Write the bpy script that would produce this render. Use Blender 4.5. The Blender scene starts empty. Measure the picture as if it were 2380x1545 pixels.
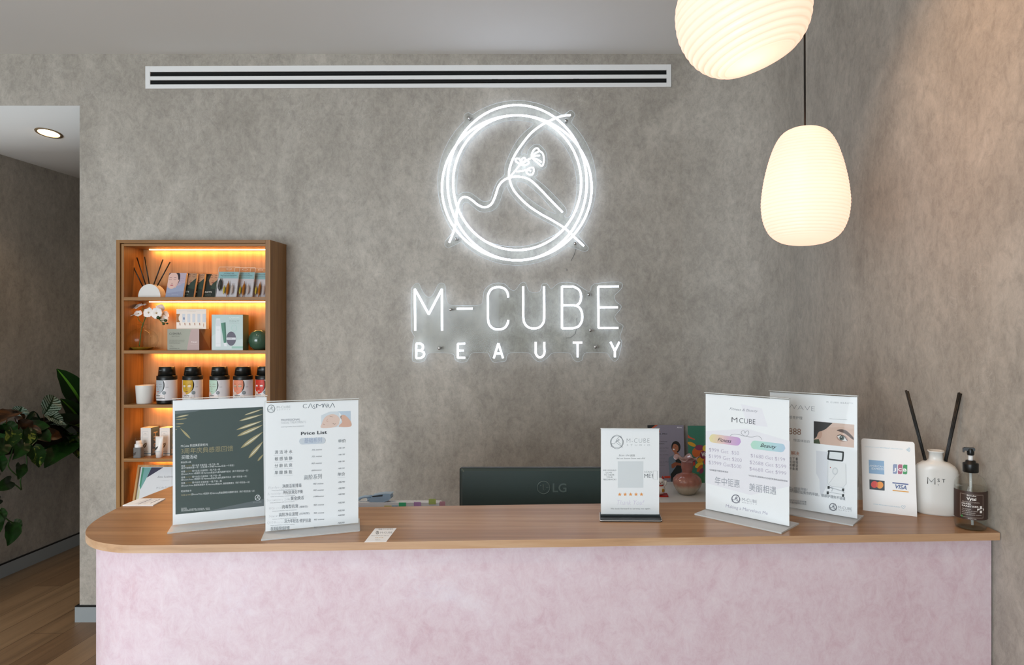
import bpy, bmesh, math, random
import numpy as np
from mathutils import Vector, Matrix
from mathutils.geometry import tessellate_polygon
R = random.Random(7)
PI = math.pi
SC = bpy.context.scene
COL = SC.collection

# ------------------------------------------------------------------ camera, world, exposure, daylight
F = 1500.0            # focal length in pixels of the 2380 x 1545 frame
CX, CY, EYE = 1347.0, 768.0, 1.5
cam = bpy.data.cameras.new('camera'); cam_ob = bpy.data.objects.new('camera', cam); COL.objects.link(cam_ob)
cam.sensor_width = 36.0; cam.lens = F / 2380 * 36.0
cam.shift_x = -(CX - 1190.0) / 2380; cam.shift_y = (CY - 772.5) / 2380
cam_ob.location = (0, 0, EYE); cam_ob.rotation_euler = (PI/2, 0, 0)
cam.clip_start = 0.05
SC.camera = cam_ob
SC.view_settings.view_transform = 'Standard'; SC.view_settings.look = 'None'
SC.view_settings.gamma = 1.0; SC.view_settings.use_curve_mapping = False
SC.view_settings.exposure = 0.0
SC.cycles.max_bounces = 10; SC.cycles.transparent_max_bounces = 16
SC.cycles.caustics_reflective = False
W = bpy.data.worlds.new('sky'); SC.world = W; W.use_nodes = True
W.node_tree.nodes['Background'].inputs[0].default_value = (0.80, 0.90, 1.0, 1)
W.node_tree.nodes['Background'].inputs[1].default_value = 1.6

def area(name, loc, rot, sx, sy, power, col):
    l = bpy.data.lights.new(name, 'AREA'); l.shape = 'RECTANGLE'; l.size = sx; l.size_y = sy
    l.energy = power; l.color = col
    o = bpy.data.objects.new(name, l); o.location = loc; o.rotation_euler = rot; COL.objects.link(o); return o
# daylight through the shop window behind the camera (window_1, glass at Y=-2.6)
area('window_daylight', (-2.75, -2.5, 1.30), (PI/2 + .24, 0, 0), 3.2, 2.3, 195, (0.83, 0.92, 1.0))
def spot_light(name, loc, power, col, angle=100, blend=.6, r=.04, tilt=(0, 0, 0)):
    l = bpy.data.lights.new(name, 'SPOT'); l.energy = power; l.color = col; l.spot_size = math.radians(angle)
    l.spot_blend = blend; l.shadow_soft_size = r
    o = bpy.data.objects.new(name, l); o.location = loc; o.rotation_euler = tilt; COL.objects.link(o); return o
def point_light(name, loc, power, col, r=.03):
    l = bpy.data.lights.new(name, 'POINT'); l.energy = power; l.color = col; l.shadow_soft_size = r
    o = bpy.data.objects.new(name, l); o.location = loc; COL.objects.link(o); return o
WARM = (1.0, 0.66, 0.36)
spot_light('room_downlight_beam', (-1.9, 1.9, 2.88), 20, (1.0, .74, .48), 130, 1)
spot_light('room_downlight_beam', (-1.2, 1.5, 2.88), 24, (1.0, .76, .52), 130, 1)
spot_light('wall_wash_beam', (.30, 1.15, 2.88), 40, (1.0, .55, .26), 56, 1, .03, (math.radians(41), 0, math.radians(-52)))
spot_light('room_downlight_beam', (.15, .2, 2.88), 18, (1.0, .80, .56), 130, 1)

# ------------------------------------------------------------------ helpers
def at(px, py, D):
    return Vector(((px - CX) * D / F, D, EYE - (py - CY) * D / F))
def onx(px, py, X):                     # the point of the plane x = X seen at a pixel
    D = X * F / (px - CX)
    return at(px, py, D)
def lin(h):
    h = h.lstrip('#'); c = [int(h[i:i+2], 16) / 255 for i in (0, 2, 4)]
    return tuple((x / 12.92 if x <= .04045 else ((x + .055) / 1.055) ** 2.4) for x in c)
MATS = {}
def mat(name, hexc, rough=.5, metal=0, trans=0, emis=None, es=0, spec=.5, coat=0, ior=1.45, alpha=1):
    if name in MATS: return MATS[name]
    m = bpy.data.materials.new(name); m.use_nodes = True
    b = m.node_tree.nodes['Principled BSDF']; c = lin(hexc)
    b.inputs['Base Color'].default_value = (*c, 1); b.inputs['Roughness'].default_value = rough
    b.inputs['Metallic'].default_value = metal; b.inputs['Transmission Weight'].default_value = trans
    b.inputs['Specular IOR Level'].default_value = spec; b.inputs['Coat Weight'].default_value = coat
    b.inputs['IOR'].default_value = ior; b.inputs['Alpha'].default_value = alpha
    if emis: b.inputs['Emission Color'].default_value = (*lin(emis), 1); b.inputs['Emission Strength'].default_value = es
    MATS[name] = m; return m
def ink(h, rough=.45): return mat('ink_' + h.strip('#') + ('' if rough == .45 else str(rough)), h, rough)
def nt(m): return m.node_tree.nodes, m.node_tree.links
def node(m, t, **kw):
    n = m.node_tree.nodes.new(t)
    for k, v in kw.items():
        if hasattr(n, k) and not k.startswith('i_'): setattr(n, k, v)
        else: n.inputs[k[2:].replace('_', ' ')].default_value = v
    return n
def coords(m, scale=(1, 1, 1), rot=(0, 0, 0)):
    tc = node(m, 'ShaderNodeTexCoord'); mp = node(m, 'ShaderNodeMapping')
    mp.inputs['Scale'].default_value = scale; mp.inputs['Rotation'].default_value = rot
    m.node_tree.links.new(tc.outputs['Object'], mp.inputs[0]); return mp.outputs[0]
def noise(m, vec, sc, det=4, rough=.55, dist=0):
    n = node(m, 'ShaderNodeTexNoise'); n.inputs['Scale'].default_value = sc; n.inputs['Detail'].default_value = det
    n.inputs['Roughness'].default_value = rough; n.inputs['Distortion'].default_value = dist
    m.node_tree.links.new(vec, n.inputs['Vector']); return n.outputs[0]
def ramp(m, fac, stops):
    r = node(m, 'ShaderNodeValToRGB'); e = r.color_ramp.elements
    while len(e) < len(stops): e.new(.5)
    for i, (p, h) in enumerate(stops):
        e[i].position = p; e[i].color = (*lin(h), 1)
    m.node_tree.links.new(fac, r.inputs[0]); return r.outputs[0]
def rampg(m, fac, stops):               # neutral multiplier values around 0.5 for overlay mixing (linear)
    r = node(m, 'ShaderNodeValToRGB'); e = r.color_ramp.elements
    while len(e) < len(stops): e.new(.5)
    for i, (p, h) in enumerate(stops):
        v = int(h[1:3], 16)/255; e[i].position = p; e[i].color = (v, v, v, 1)
    m.node_tree.links.new(fac, r.inputs[0]); return r.outputs[0]
def mix(m, a, b, fac, mode='MIX'):
    n = node(m, 'ShaderNodeMix', data_type='RGBA', blend_type=mode)
    L = m.node_tree.links
    if hasattr(fac, 'links'): L.new(fac, n.inputs[0])
    else: n.inputs[0].default_value = fac
    for s, i in ((a, 6), (b, 7)):
        if hasattr(s, 'links'): L.new(s, n.inputs[i])
        else: n.inputs[i].default_value = (*s, 1)
    return n.outputs[2]
def bump(m, h, strength=.2, dist=.01):
    n = node(m, 'ShaderNodeBump'); n.inputs['Strength'].default_value = strength; n.inputs['Distance'].default_value = dist
    m.node_tree.links.new(h, n.inputs['Height'])
    m.node_tree.links.new(n.outputs[0], m.node_tree.nodes['Principled BSDF'].inputs['Normal'])
def setc(m, c): m.node_tree.links.new(c, m.node_tree.nodes['Principled BSDF'].inputs['Base Color'])

def plaster(name, stops, hi, scr=.5, rough=.55, vs=(1, 1, .55), mf=.8):
    m = mat(name, '#999999', rough)
    v = coords(m, vs)
    big = noise(m, v, 2.3, 9, .68, .9)
    mid = noise(m, coords(m, (1, 1, .62)), 9, 12, .80, .7)
    fine = noise(m, coords(m, (1, 1, .75), (.3, .2, .1)), 34, 10, .85, .5)
    c1 = ramp(m, big, stops)
    c2 = rampg(m, mid, [(.30, '#646464'), (.5, '#808080'), (.70, '#9c9c9c')])
    c3 = rampg(m, fine, [(.38, '#5c5c5c'), (.5, '#808080'), (.62, '#9c9c9c')])
    c = mix(m, c1, c2, mf, 'OVERLAY'); c = mix(m, c, c3, .65, 'OVERLAY')
    # thin pale trowel crescents
    s = noise(m, coords(m, (1, 1, .7), (.5, .1, .9)), 9, 3, .5, 3.5)
    sr = ramp(m, s, [(.0, '#000000'), (.487, '#000000'), (.5, '#ffffff'), (.513, '#000000')])
    sm = noise(m, v, 4.3, 2, .5, 0)
    sg = ramp(m, sm, [(.50, '#000000'), (.66, '#ffffff')])
    f = mix(m, sr, sg, 1.0, 'MULTIPLY'); f = mix(m, f, lin('#8a8a8a'), 1.0, 'MULTIPLY')
    bw = node(m, 'ShaderNodeRGBToBW'); m.node_tree.links.new(f, bw.inputs[0])
    c = mix(m, c, lin(hi), bw.outputs[0]); setc(m, c)
    bump(m, mid, scr, .006)
    return m
M_WALL = plaster('troweled_plaster', [(.32, '#9c958b'), (.46, '#a69f95'), (.55, '#aca59b'), (.68, '#b7b0a6')], '#d2cec6', .25)
M_PINK = plaster('pink_plaster', [(.32, '#d6bdc4'), (.46, '#dbc4cb'), (.58, '#dfcbd2'), (.70, '#e4d8e0')], '#e2c3c8', .08, .42, (1, 1, .9), .32)

def wood(name, cols, axis, sc=1.0, rough=.38, mot=.5, coat=0.0):
    """axis: the direction the grain runs (0 x, 1 y, 2 z)"""
    m = mat(name, '#996633', rough, coat=coat)
    a = [34 * sc] * 3; a[axis] = 1.3 * sc
    g = noise(m, coords(m, a), 1.0, 8, .62, .35)
    b = [6 * sc] * 3; b[axis] = .55 * sc
    h = noise(m, coords(m, b), 1.0, 3, .5, 1.0)
    p = [130 * sc] * 3; p[axis] = 5 * sc
    q = noise(m, coords(m, p), 1.0, 4, .6, .2)
    c = ramp(m, g, [(.28, cols[0]), (.5, cols[1]), (.72, cols[2])])
    c = mix(m, c, rampg(m, h, [(.3, '#6a6a6a'), (.5, '#808080'), (.7, '#929292')]), mot, 'OVERLAY')
    c = mix(m, c, rampg(m, q, [(.32, '#6c6c6c'), (.48, '#808080'), (.7, '#8a8a8a')]), .6, 'OVERLAY')
    setc(m, c); bump(m, q, .06, .002); return m
M_TOP = wood('oak_worktop', ('#8a5f3b', '#a2764e', '#b78e67'), 0, 1.0, .30, .6)
M_TOP_LIT = wood('oak_worktop_lit_rim', ('#b08966', '#c19a77', '#cfad8c'), 0, 1.0, .4, .3)  # paler copy of the worktop wood, daylight on the rim put into colour
M_CAB = wood('oak_laminate', ('#78532c', '#91673a', '#a57b4a'), 2, 1.0, .42, .4)
M_CABH = wood('oak_laminate_shelf', ('#78532c', '#91673a', '#a57b4a'), 0, 1.0, .42, .4)
M_CABI = wood('oak_back_panel', ('#9a6c3e', '#b5824f', '#c6945f'), 2, 1.0, .45, .5)

def floor_mat():
    m = mat('plank_floor', '#886644', .38)
    N, L = nt(m)
    br = node(m, 'ShaderNodeTexBrick'); v = coords(m, (1, 1, 1), (0, 0, PI/2)); L.new(v, br.inputs['Vector'])
    br.inputs['Scale'].default_value = 1.0; br.inputs['Brick Width'].default_value = 1.6; br.inputs['Row Height'].default_value = .16
    br.inputs['Mortar Size'].default_value = .0015; br.offset = .37
    br.inputs['Color1'].default_value = (*lin('#7a5f45'), 1); br.inputs['Color2'].default_value = (*lin('#94785a'), 1)
    br.inputs['Mortar'].default_value = (*lin('#4a3524'), 1)
    g = noise(m, coords(m, (16, .9, 10)), 1.0, 8, .65, .8)
    c = mix(m, br.outputs[0], rampg(m, g, [(.3, '#4e4e4e'), (.5, '#808080'), (.7, '#a2a2a2')]), .85, 'OVERLAY')
    setc(m, c); return m
M_FLOOR = floor_mat()
M_CEIL = mat('ceiling_paint', '#e8e7e4', .8)
M_BASE = mat('grey_baseboard_paint', '#9aa0a2', .4)
M_BLACK = mat('black_plastic', '#0d0f0e', .35)
M_GAP = mat('black_shadow_line', '#0b0c0c', .6)
M_WHITE = mat('white_paint', '#ededec', .35)
M_PAPER = mat('white_paper', '#fafafc', .5)
M_STEEL = mat('brushed_steel', '#b9b9b6', .25, 1)
M_GOLD = mat('gold_foil', '#b59b62', .35, .8)

def thin_clear(name, hexc='#ffffff', gloss=.007, tint=.996, rough=.02):
    m = bpy.data.materials.new(name); m.use_nodes = True; N, L = nt(m); N.clear()
    o = N.new('ShaderNodeOutputMaterial'); t = N.new('ShaderNodeBsdfTransparent'); g = N.new('ShaderNodeBsdfGlossy')
    lw = N.new('ShaderNodeLayerWeight'); lw.inputs[0].default_value = .5; mx = N.new('ShaderNodeMixShader')
    t.inputs[0].default_value = (*[c * tint for c in lin(hexc)], 1); g.inputs['Roughness'].default_value = rough
    pw = N.new('ShaderNodeMath'); pw.operation = 'POWER'; pw.inputs[1].default_value = 4; L.new(lw.outputs['Facing'], pw.inputs[0])
    ad = N.new('ShaderNodeMath'); ad.operation = 'MULTIPLY_ADD'; ad.inputs[1].default_value = .8; ad.inputs[2].default_value = gloss; L.new(pw.outputs[0], ad.inputs[0])
    L.new(ad.outputs[0], mx.inputs[0]); L.new(t.outputs[0], mx.inputs[1]); L.new(g.outputs[0], mx.inputs[2]); L.new(mx.outputs[0], o.inputs[0])
    MATS[name] = m; return m
M_ACRY = thin_clear('clear_acrylic', '#fdfefe')
M_ACRYB = thin_clear('clear_acrylic_backing', '#fbfdfd', .004)
M_GLASS = thin_clear('clear_glass', '#fafbf9', .015)
M_FOOT = thin_clear('acrylic_foot', '#f4f6f6', .05, .98, .10)
def haze(m, f, c):
    N, L = nt(m); o = [n for n in N if n.type == 'OUTPUT_MATERIAL'][0]; src = o.inputs[0].links[0].from_socket
    d = N.new('ShaderNodeBsdfDiffuse'); d.inputs[0].default_value = (*lin(c), 1); x = N.new('ShaderNodeMixShader'); x.inputs[0].default_value = f
    L.new(src, x.inputs[1]); L.new(d.outputs[0], x.inputs[2]); L.new(x.outputs[0], o.inputs[0])
haze(M_FOOT, .6, '#f2f4f6')
M_RIM = mat('acrylic_edge_light', '#e8eef0', .25, alpha=.75)  # whitish colour paints in the light that clear edges catch

class MB:
    def __init__(s): s.v = []; s.f = []; s.m = []; s.sm = []; s.slots = []; s.T = None
    def slot(s, m):
        if m not in s.slots: s.slots.append(m)
        return s.slots.index(m)
    def add(s, vs, fs, m, smooth=False):
        k = s.slot(m); n = len(s.v)
        for v in vs: s.v.append(tuple(s.T @ Vector(v)) if s.T is not None else tuple(v))
        for f in fs: s.f.append([n + i for i in f]); s.m.append(k); s.sm.append(smooth)
        return s
    def box(s, x0, x1, y0, y1, z0, z1, m, skip=''):
        v = [(x, y, z) for z in (z0, z1) for y in (y0, y1) for x in (x0, x1)]
        return s.add(v, [(0, 2, 3, 1), (4, 5, 7, 6), (0, 1, 5, 4), (2, 6, 7, 3), (0, 4, 6, 2), (1, 3, 7, 5)], m)
    def rbox(s, x0, x1, y0, y1, z0, z1, m, r=.004, axis='y', n=5):
        """a box whose four edges along one axis are rounded"""
        if axis == 'y': a0, a1, b0, b1, c0, c1 = x0, x1, z0, z1, y0, y1; fn = lambda a, b, c: (a, c, b)
        elif axis == 'z': a0, a1, b0, b1, c0, c1 = x0, x1, y0, y1, z0, z1; fn = lambda a, b, c: (a, b, c)
        else: a0, a1, b0, b1, c0, c1 = y0, y1, z0, z1, x0, x1; fn = lambda a, b, c: (c, a, b)
        return s.prism(rrect(a0, b0, a1, b1, r, n), c0, c1, m, fn)
    def prism(s, pts, c0, c1, m, fn=lambda a, b, c: (a, b, c), side=None, smooth=False):
        n = len(pts)
        if sum(pts[i][0]*pts[(i+1) % n][1] - pts[(i+1) % n][0]*pts[i][1] for i in range(n)) < 0: pts = pts[::-1]
        v = [fn(a, b, c0) for a, b in pts] + [fn(a, b, c1) for a, b in pts]
        t = tess(pts)
        s.add(v, [tuple(n + i for i in q) for q in t] + [tuple(reversed(q)) for q in t], m)
        s.add(v, [(i, (i+1) % n, n + (i+1) % n, n + i) for i in range(n)], side or m, smooth)
        return s
    def lathe(s, prof, m, c=(0, 0, 0), n=40, sx=1, sy=1, caps=True, fr=None):
        v = []; f = []
        for r, z in prof:
            for i in range(n):
                a = 2 * PI * i / n; k = 1 if fr is None else fr(a, z, r)
                v.append((c[0] + r*k*sx*math.cos(a), c[1] + r*k*sy*math.sin(a), c[2] + z))
        for j in range(len(prof) - 1):
            for i in range(n):
                f.append((j*n + i, j*n + (i+1) % n, (j+1)*n + (i+1) % n, (j+1)*n + i))
        if caps:
            f.append(tuple(reversed(range(n)))); f.append(tuple((len(prof)-1)*n + i for i in range(n)))
        return s.add(v, f, m, True)
    def tube(s, pts, r, m, n=8, closed=False, caps=True):
        P = [Vector(p) for p in pts]; k = len(P); rr = r if isinstance(r, (list, tuple)) else [r]*k
        v = []; up = None
        for i, p in enumerate(P):
            a = P[(i-1) % k] if (closed or i) else P[i]; b = P[(i+1) % k] if (closed or i < k-1) else P[i]
            d = (b - a); d = d.normalized() if d.length > 1e-9 else Vector((0, 0, 1))
            if up is None: up = d.orthogonal().normalized()
            u = up - d * up.dot(d); u = u.normalized() if u.length > 1e-6 else d.orthogonal().normalized()
            up = u; w = d.cross(u)
            for j in range(n):
                t = 2*PI*j/n; v.append(tuple(p + (u*math.cos(t) + w*math.sin(t))*rr[i]))
        f = []
        for i in range(k if closed else k-1):
            i2 = (i+1) % k
            for j in range(n): f.append((i*n + j, i*n + (j+1) % n, i2*n + (j+1) % n, i2*n + j))
        if caps and not closed: f.append(tuple(reversed(range(n)))); f.append(tuple((k-1)*n + j for j in range(n)))
        return s.add(v, f, m, True)
    def ball(s, c, r, m, n=16, k=10, sx=1, sy=1, sz=1):
        prof = [(max(r*math.sin(PI*j/k), r*.01), -r*sz*math.cos(PI*j/k)) for j in range(k+1)]
        return s.lathe(prof, m, c, n, sx, sy)
    def build(s, name, parent=None, loc=None, bevel=0, origin=None):
        me = bpy.data.meshes.new(name)
        vs = s.v
        if origin is not None: vs = [(a-origin[0], b-origin[1], c-origin[2]) for a, b, c in vs]; loc = origin
        me.from_pydata(vs, [], s.f)
        for m in s.slots: me.materials.append(m)
        me.polygons.foreach_set('material_index', s.m); me.polygons.foreach_set('use_smooth', s.sm)
        me.validate(); me.update()
        o = bpy.data.objects.new(name, me); COL.objects.link(o)
        if parent: o.parent = parent
        if loc is not None: o.location = loc
        if bevel:
            b = o.modifiers.new('bevel', 'BEVEL'); b.width = bevel; b.segments = 2; b.limit_method = 'ANGLE'; b.angle_limit = math.radians(50)
        return o
def rrect(a0, b0, a1, b1, r, n=5):
    out = []
    for cx_, cy_, t0 in ((a1-r, b1-r, 0), (a0+r, b1-r, PI/2), (a0+r, b0+r, PI), (a1-r, b0+r, 1.5*PI)):
        for i in range(n+1): t = t0 + PI/2*i/n; out.append((cx_ + r*math.cos(t), cy_ + r*math.sin(t)))
    return out
def tess(pts):
    return [tuple(t) for t in tessellate_polygon([[Vector((a, b, 0)) for a, b in pts]])] if len(pts) > 4 else \
           ([(0, 1, 2, 3)] if len(pts) == 4 else [(0, 1, 2)])
def spline(pts, n=6, closed=False):
    k = len(pts); out = []
    g = lambda i: Vector(pts[i % k]) if closed else Vector(pts[max(0, min(k-1, i))])
    for i in range(k if closed else k-1):
        a, b, c, d = g(i-1), g(i), g(i+1), g(i+2)
        for j in range(n):
            t = j/n
            out.append(.5*((2*b) + (c-a)*t + (2*a-5*b+4*c-d)*t*t + (3*b-a-3*c+d)*t**3))
    if not closed: out.append(g(k-1))
    return [tuple(p) for p in out]

def thing(name, label, cat, loc=(0, 0, 0), rotz=0, group=None):
    o = bpy.data.objects.new(name, None); COL.objects.link(o); o.location = loc; o.rotation_euler = (0, 0, rotz)
    o.empty_display_size = .05
    return tag(o, label, cat, group)
def tag(o, label, cat, group=None, kind=None):
    o['label'] = label; o['category'] = cat
    if group: o['group'] = group
    if kind: o['kind'] = kind
    return o
def struct(name, mb, bevel=0):
    o = mb.build(name, bevel=bevel); o['kind'] = 'structure'; return o
def copy_tree(o, parent=None):
    c = o.copy(); COL.objects.link(c); c.parent = parent
    for ch in [x for x in o.children]: copy_tree(ch, c)
    return c

# ------------------------------------------------------------------ lettering and flat print
GC = {}
def glyphs(txt, bold=0, shear=0, space=1.0):
    key = (txt, bold, shear, space)
    if key in GC: return GC[key]
    cu = bpy.data.curves.new('t', 'FONT'); cu.body = txt; cu.size = 1; cu.resolution_u = 3; cu.offset = bold; cu.shear = shear; cu.space_character = space
    ob = bpy.data.objects.new('t', cu); COL.objects.link(ob)
    dg = bpy.context.evaluated_depsgraph_get()
    me = bpy.data.meshes.new_from_object(ob.evaluated_get(dg))
    v = [(p.co.x, p.co.y) for p in me.vertices]; f = [tuple(q.vertices) for q in me.polygons]
    bpy.data.objects.remove(ob); bpy.data.curves.remove(cu); bpy.data.meshes.remove(me)
    if not v: GC[key] = ([(0, 0)], [], 1); return GC[key]
    x0 = min(a for a, b in v); x1 = max(a for a, b in v)
    GC[key] = ([(a - x0, b) for a, b in v], f, max(x1 - x0, 1e-3)); return GC[key]
CAP = .70            # cap height of the built-in font at size 1
def homog(src, dst):
    A = []; b = []
    for (x, y), (u, v) in zip(src, dst):
        A.append([x, y, 1, 0, 0, 0, -u*x, -u*y]); b.append(u)
        A.append([0, 0, 0, x, y, 1, -v*x, -v*y]); b.append(v)
    h = np.linalg.solve(np.array(A, float), np.array(b, float)); h = np.append(h, 1).reshape(3, 3)
    def f(x, y):
        q = h @ np.array([x, y, 1.0]); return (q[0]/q[2], q[1]/q[2])
    return f
class Art:
    """flat print laid on a surface: artwork coordinates -> (u, v) in metres -> fn(u, v, lift)"""
    def __init__(s, mb, uv, fn, dl=.0001): s.mb = mb; s._uv = uv; s.fn = fn; s.k = 1; s.dl = dl; s.clip = None
    def uv(s, a, b):
        u, v = s._uv(a, b)
        if s.clip: c = s.clip; u = min(max(u, c[0]), c[2]); v = min(max(v, c[1]), c[3])
        return u, v
    def up(s): s.k += 1; return s
    def _p(s, pts): return [s.fn(*s.uv(a, b), s.k * s.dl) for a, b in pts]
    def poly(s, pts, m):
        if isinstance(m, str): m = ink(m)
        uv = [s.uv(a, b) for a, b in pts]
        s.mb.add([s.fn(a, b, s.k*s.dl) for a, b in uv], tess(uv), m); return s
    def rect(s, x0, y0, x1, y1, m, nx=1, ny=1):
        if isinstance(m, str): m = ink(m)
        v = s._p([(x0 + (x1-x0)*i/nx, y0 + (y1-y0)*j/ny) for j in range(ny+1) for i in range(nx+1)])
        s.mb.add(v, [(j*(nx+1)+i, j*(nx+1)+i+1, (j+1)*(nx+1)+i+1, (j+1)*(nx+1)+i) for j in range(ny) for i in range(nx)], m); return s
    def ell(s, cx, cy, rx, ry, m, n=24, rings=1, a0=0, a1=2*PI, rot=0):
        if isinstance(m, str): m = ink(m)
        v = [(cx, cy)]
        for q in range(1, rings+1):
            for i in range(n+1):
                a = a0 + (a1-a0)*i/n; x = rx*q/rings*math.cos(a); y = ry*q/rings*math.sin(a)
                v.append((cx + x*math.cos(rot) - y*math.sin(rot), cy + x*math.sin(rot) + y*math.cos(rot)))
        f = [(0, 1+i, 2+i) for i in range(n)]
        for q in range(1, rings):
            o = 1 + (q-1)*(n+1); p = o + n+1
            f += [(o+i, p+i, p+i+1, o+i+1) for i in range(n)]
        s.mb.add(s._p(v), f, m); return s
    def line(s, pts, w, m, closed=False):
        if isinstance(m, str): m = ink(m)
        P = [Vector(p) for p in pts]; k = len(P); L = []; Rr = []
        for i, p in enumerate(P):
            a = P[(i-1) % k] if (closed or i) else p; b = P[(i+1) % k] if (closed or i < k-1) else p
            d = (b-a).normalized() if (b-a).length > 1e-9 else Vector((1, 0)); nrm = Vector((-d.y, d.x))*w/2
            L.append(tuple(p+nrm)); Rr.append(tuple(p-nrm))
        n = k if closed else k-1
        s.mb.add(s._p(L) + s._p(Rr), [(i, (i+1) % k, k+(i+1) % k, k+i) for i in range(n)], m); return s
    def text(s, t, x0, y0, x1, y1, h, m, bold=0, shear=0, space=1.0):
        """baseline from (x0, y0) to (x1, y1), cap height h, y pointing down in the artwork"""
        if isinstance(m, str): m = ink(m)
        if any(ord(c) > 0x2E80 for c in t) or (bold > 0 and 'M' in t): bold = 0
        v, f, w = glyphs(t, bold, shear, space)
        dx, dy = (x1-x0)/w, (y1-y0)/w
        s.mb.add(s._p([(x0 + a*dx, y0 + a*dy - b*h/CAP) for a, b in v]), f, m); return s
# ------------------------------------------------------------------ the room
YB = F/450.0                 # back wall
XR = .95                     # right wall
ZC = 2.927                   # ceiling
XD = -2.582                  # edge of the doorway
ZL = 2.662                   # underside of the lintel
XH = -3.515                  # far wall of the hallway
XL, YF, YE = -4.7, -2.6, 6.2
struct('floor', MB().box(XL, XR + .1, YF - .1, YE, -.05, 0, M_FLOOR))
struct('ceiling', MB().box(XL, XR + .1, YF - .1, YB + .12, ZC, ZC + .05, M_CEIL))
b = MB()                                      # back wall with a soft internal corner to the right wall
r = .42; arc = [(XR - r + r*math.sin(PI/2*i/10), YB - r + r*math.cos(PI/2*i/10)) for i in range(11)]
b.prism([(XD, YB), (XR - r, YB), (XR - r, YB + .12), (XD, YB + .12)], 0, ZC, M_WALL)
struct('wall_back', b)
b = MB(); b.box(XL, XD, YB, YB + .12, ZL, ZC, M_WALL); struct('wall_lintel', b)
pts = arc + [(XR, YF), (XR + .12, YF), (XR + .12, YB + .12), (XR - r, YB + .12)]
b = MB(); n = len(pts)
v = [(a, c, z) for z in (0, ZC) for a, c in pts]
b.add(v, [(i, i+1, n+i+1, n+i) for i in range(10)], M_WALL, True)
b.add(v, [(i, (i+1) % n, n+(i+1) % n, n+i) for i in range(10, n)] + tess(pts), M_WALL)
struct('wall_right', b)
struct('wall_left', MB().box(XL - .1, XL, YF, YB + .12, 0, ZC, M_WALL))
b = MB()                                      # front wall with the big shop window behind the camera
b.box(XL, XR, YF - .12, YF, 2.62, ZC, M_WALL); b.box(XL, -4.4, YF - .12, YF, 0, 2.62, M_WALL)
b.box(-1.1, XR, YF - .12, YF, 0, 2.62, M_WALL)
struct('wall_front', b)
w = struct('window_1', MB().box(-4.4, -1.1, YF - .07, YF - .062, .06, 2.62, M_GLASS))
b = MB()
for x in (-4.4, -3.3, -2.2, -1.15): b.box(x, x + .05, YF - .1, YF - .02, 0, 2.62, M_BLACK)
b.box(-4.4, -1.1, YF - .1, YF - .02, 0, .06, M_BLACK); b.box(-4.4, -1.1, YF - .1, YF - .02, 2.57, 2.62, M_BLACK)
o = b.build('window_frame', w)
# hallway beyond the doorway
struct('wall_hallway', MB().box(XH - .1, XH, YB + .12, YE, 0, ZL, M_WALL))
struct('wall_hallway_end', MB().box(XH, -2.2, YE, YE + .1, 0, ZL, M_WALL))
struct('wall_hallway_right', MB().box(XD, XD + .1, YB + .12, YE, 0, ZL, M_WALL))
b = MB(); yk, zk = 3.88, 2.569
b.add([(XL, YB + .001, ZL - .0005), (XD, YB + .001, ZL - .0005), (XD, yk, zk), (XL, yk, zk), (XD, YE, zk), (XL, YE, zk),
       (XL, YB + .12, ZL + .1), (XD, YB + .12, ZL + .1), (XD, YE, ZL + .1), (XL, YE, ZL + .1)],
      [(0, 3, 2, 1), (3, 5, 4, 2), (6, 7, 8, 9), (0, 1, 7, 6), (1, 2, 4, 8, 7), (0, 6, 9, 5, 3), (5, 9, 8, 4)], M_CEIL)
oc = struct('ceiling_hallway', b)
for q in (0, 1): oc.data.polygons[q].use_smooth = True
def base(name, x0, x1, y0, y1):
    b = MB(); b.box(x0, x1, y0, y1, 0, .078, M_BASE)
    e = .002; b.box(x0 + (0 if x1-x0 > .1 else 0), x1, y0, y1, .078, .084, M_GAP); struct(name, b)
base('baseboard_back', XD - .014, XR - .1, YB - .014, YB)
base('baseboard_doorway', XD - .014, XD, YB, YB + .12)
base('baseboard_hallway', XH, XH + .014, YB + .12, YE)
base('baseboard_right', XR - .014, XR, YF, 1.42)

# two-slot linear air diffuser
o = thing('air_vent', 'long white two-slot linear air vent high on the plaster wall', 'air vent', ((-2.238 + .473)/2, YB, 2.809)); o.rotation_euler = (0, -.0035, 0)
hw = 1.3555; b = MB()
for z0, z1 in ((-.058, -.0365), (-.0145, .0055), (.0285, .058)): b.box(-hw + .0245, hw - .0245, -.008, 0, z0, z1, M_WHITE)
b.box(-hw, -hw + .0245, -.008, 0, -.058, .058, M_WHITE); b.box(hw - .0245, hw, -.008, 0, -.058, .058, M_WHITE)
b.build('frame', o, bevel=.0012)
MB().box(-hw + .02, hw - .02, -.0022, -.0008, -.05, .05, mat('vent_dark', '#020303', .8)).build('backing', o)
for z in (-.026, .016):
    b = MB(); b.box(-hw + .026, hw - .026, -.0055, -.0035, z - .001, z + .001, M_BLACK); b.build('blade', o)
for x in (-.42, 0.0, .43, .85):
    MB().box(x, x + .03, -.0062, -.0042, -.016, -.0135, mat('clip_grey', '#5b5e5c', .4)).build('clip', o)

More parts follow.
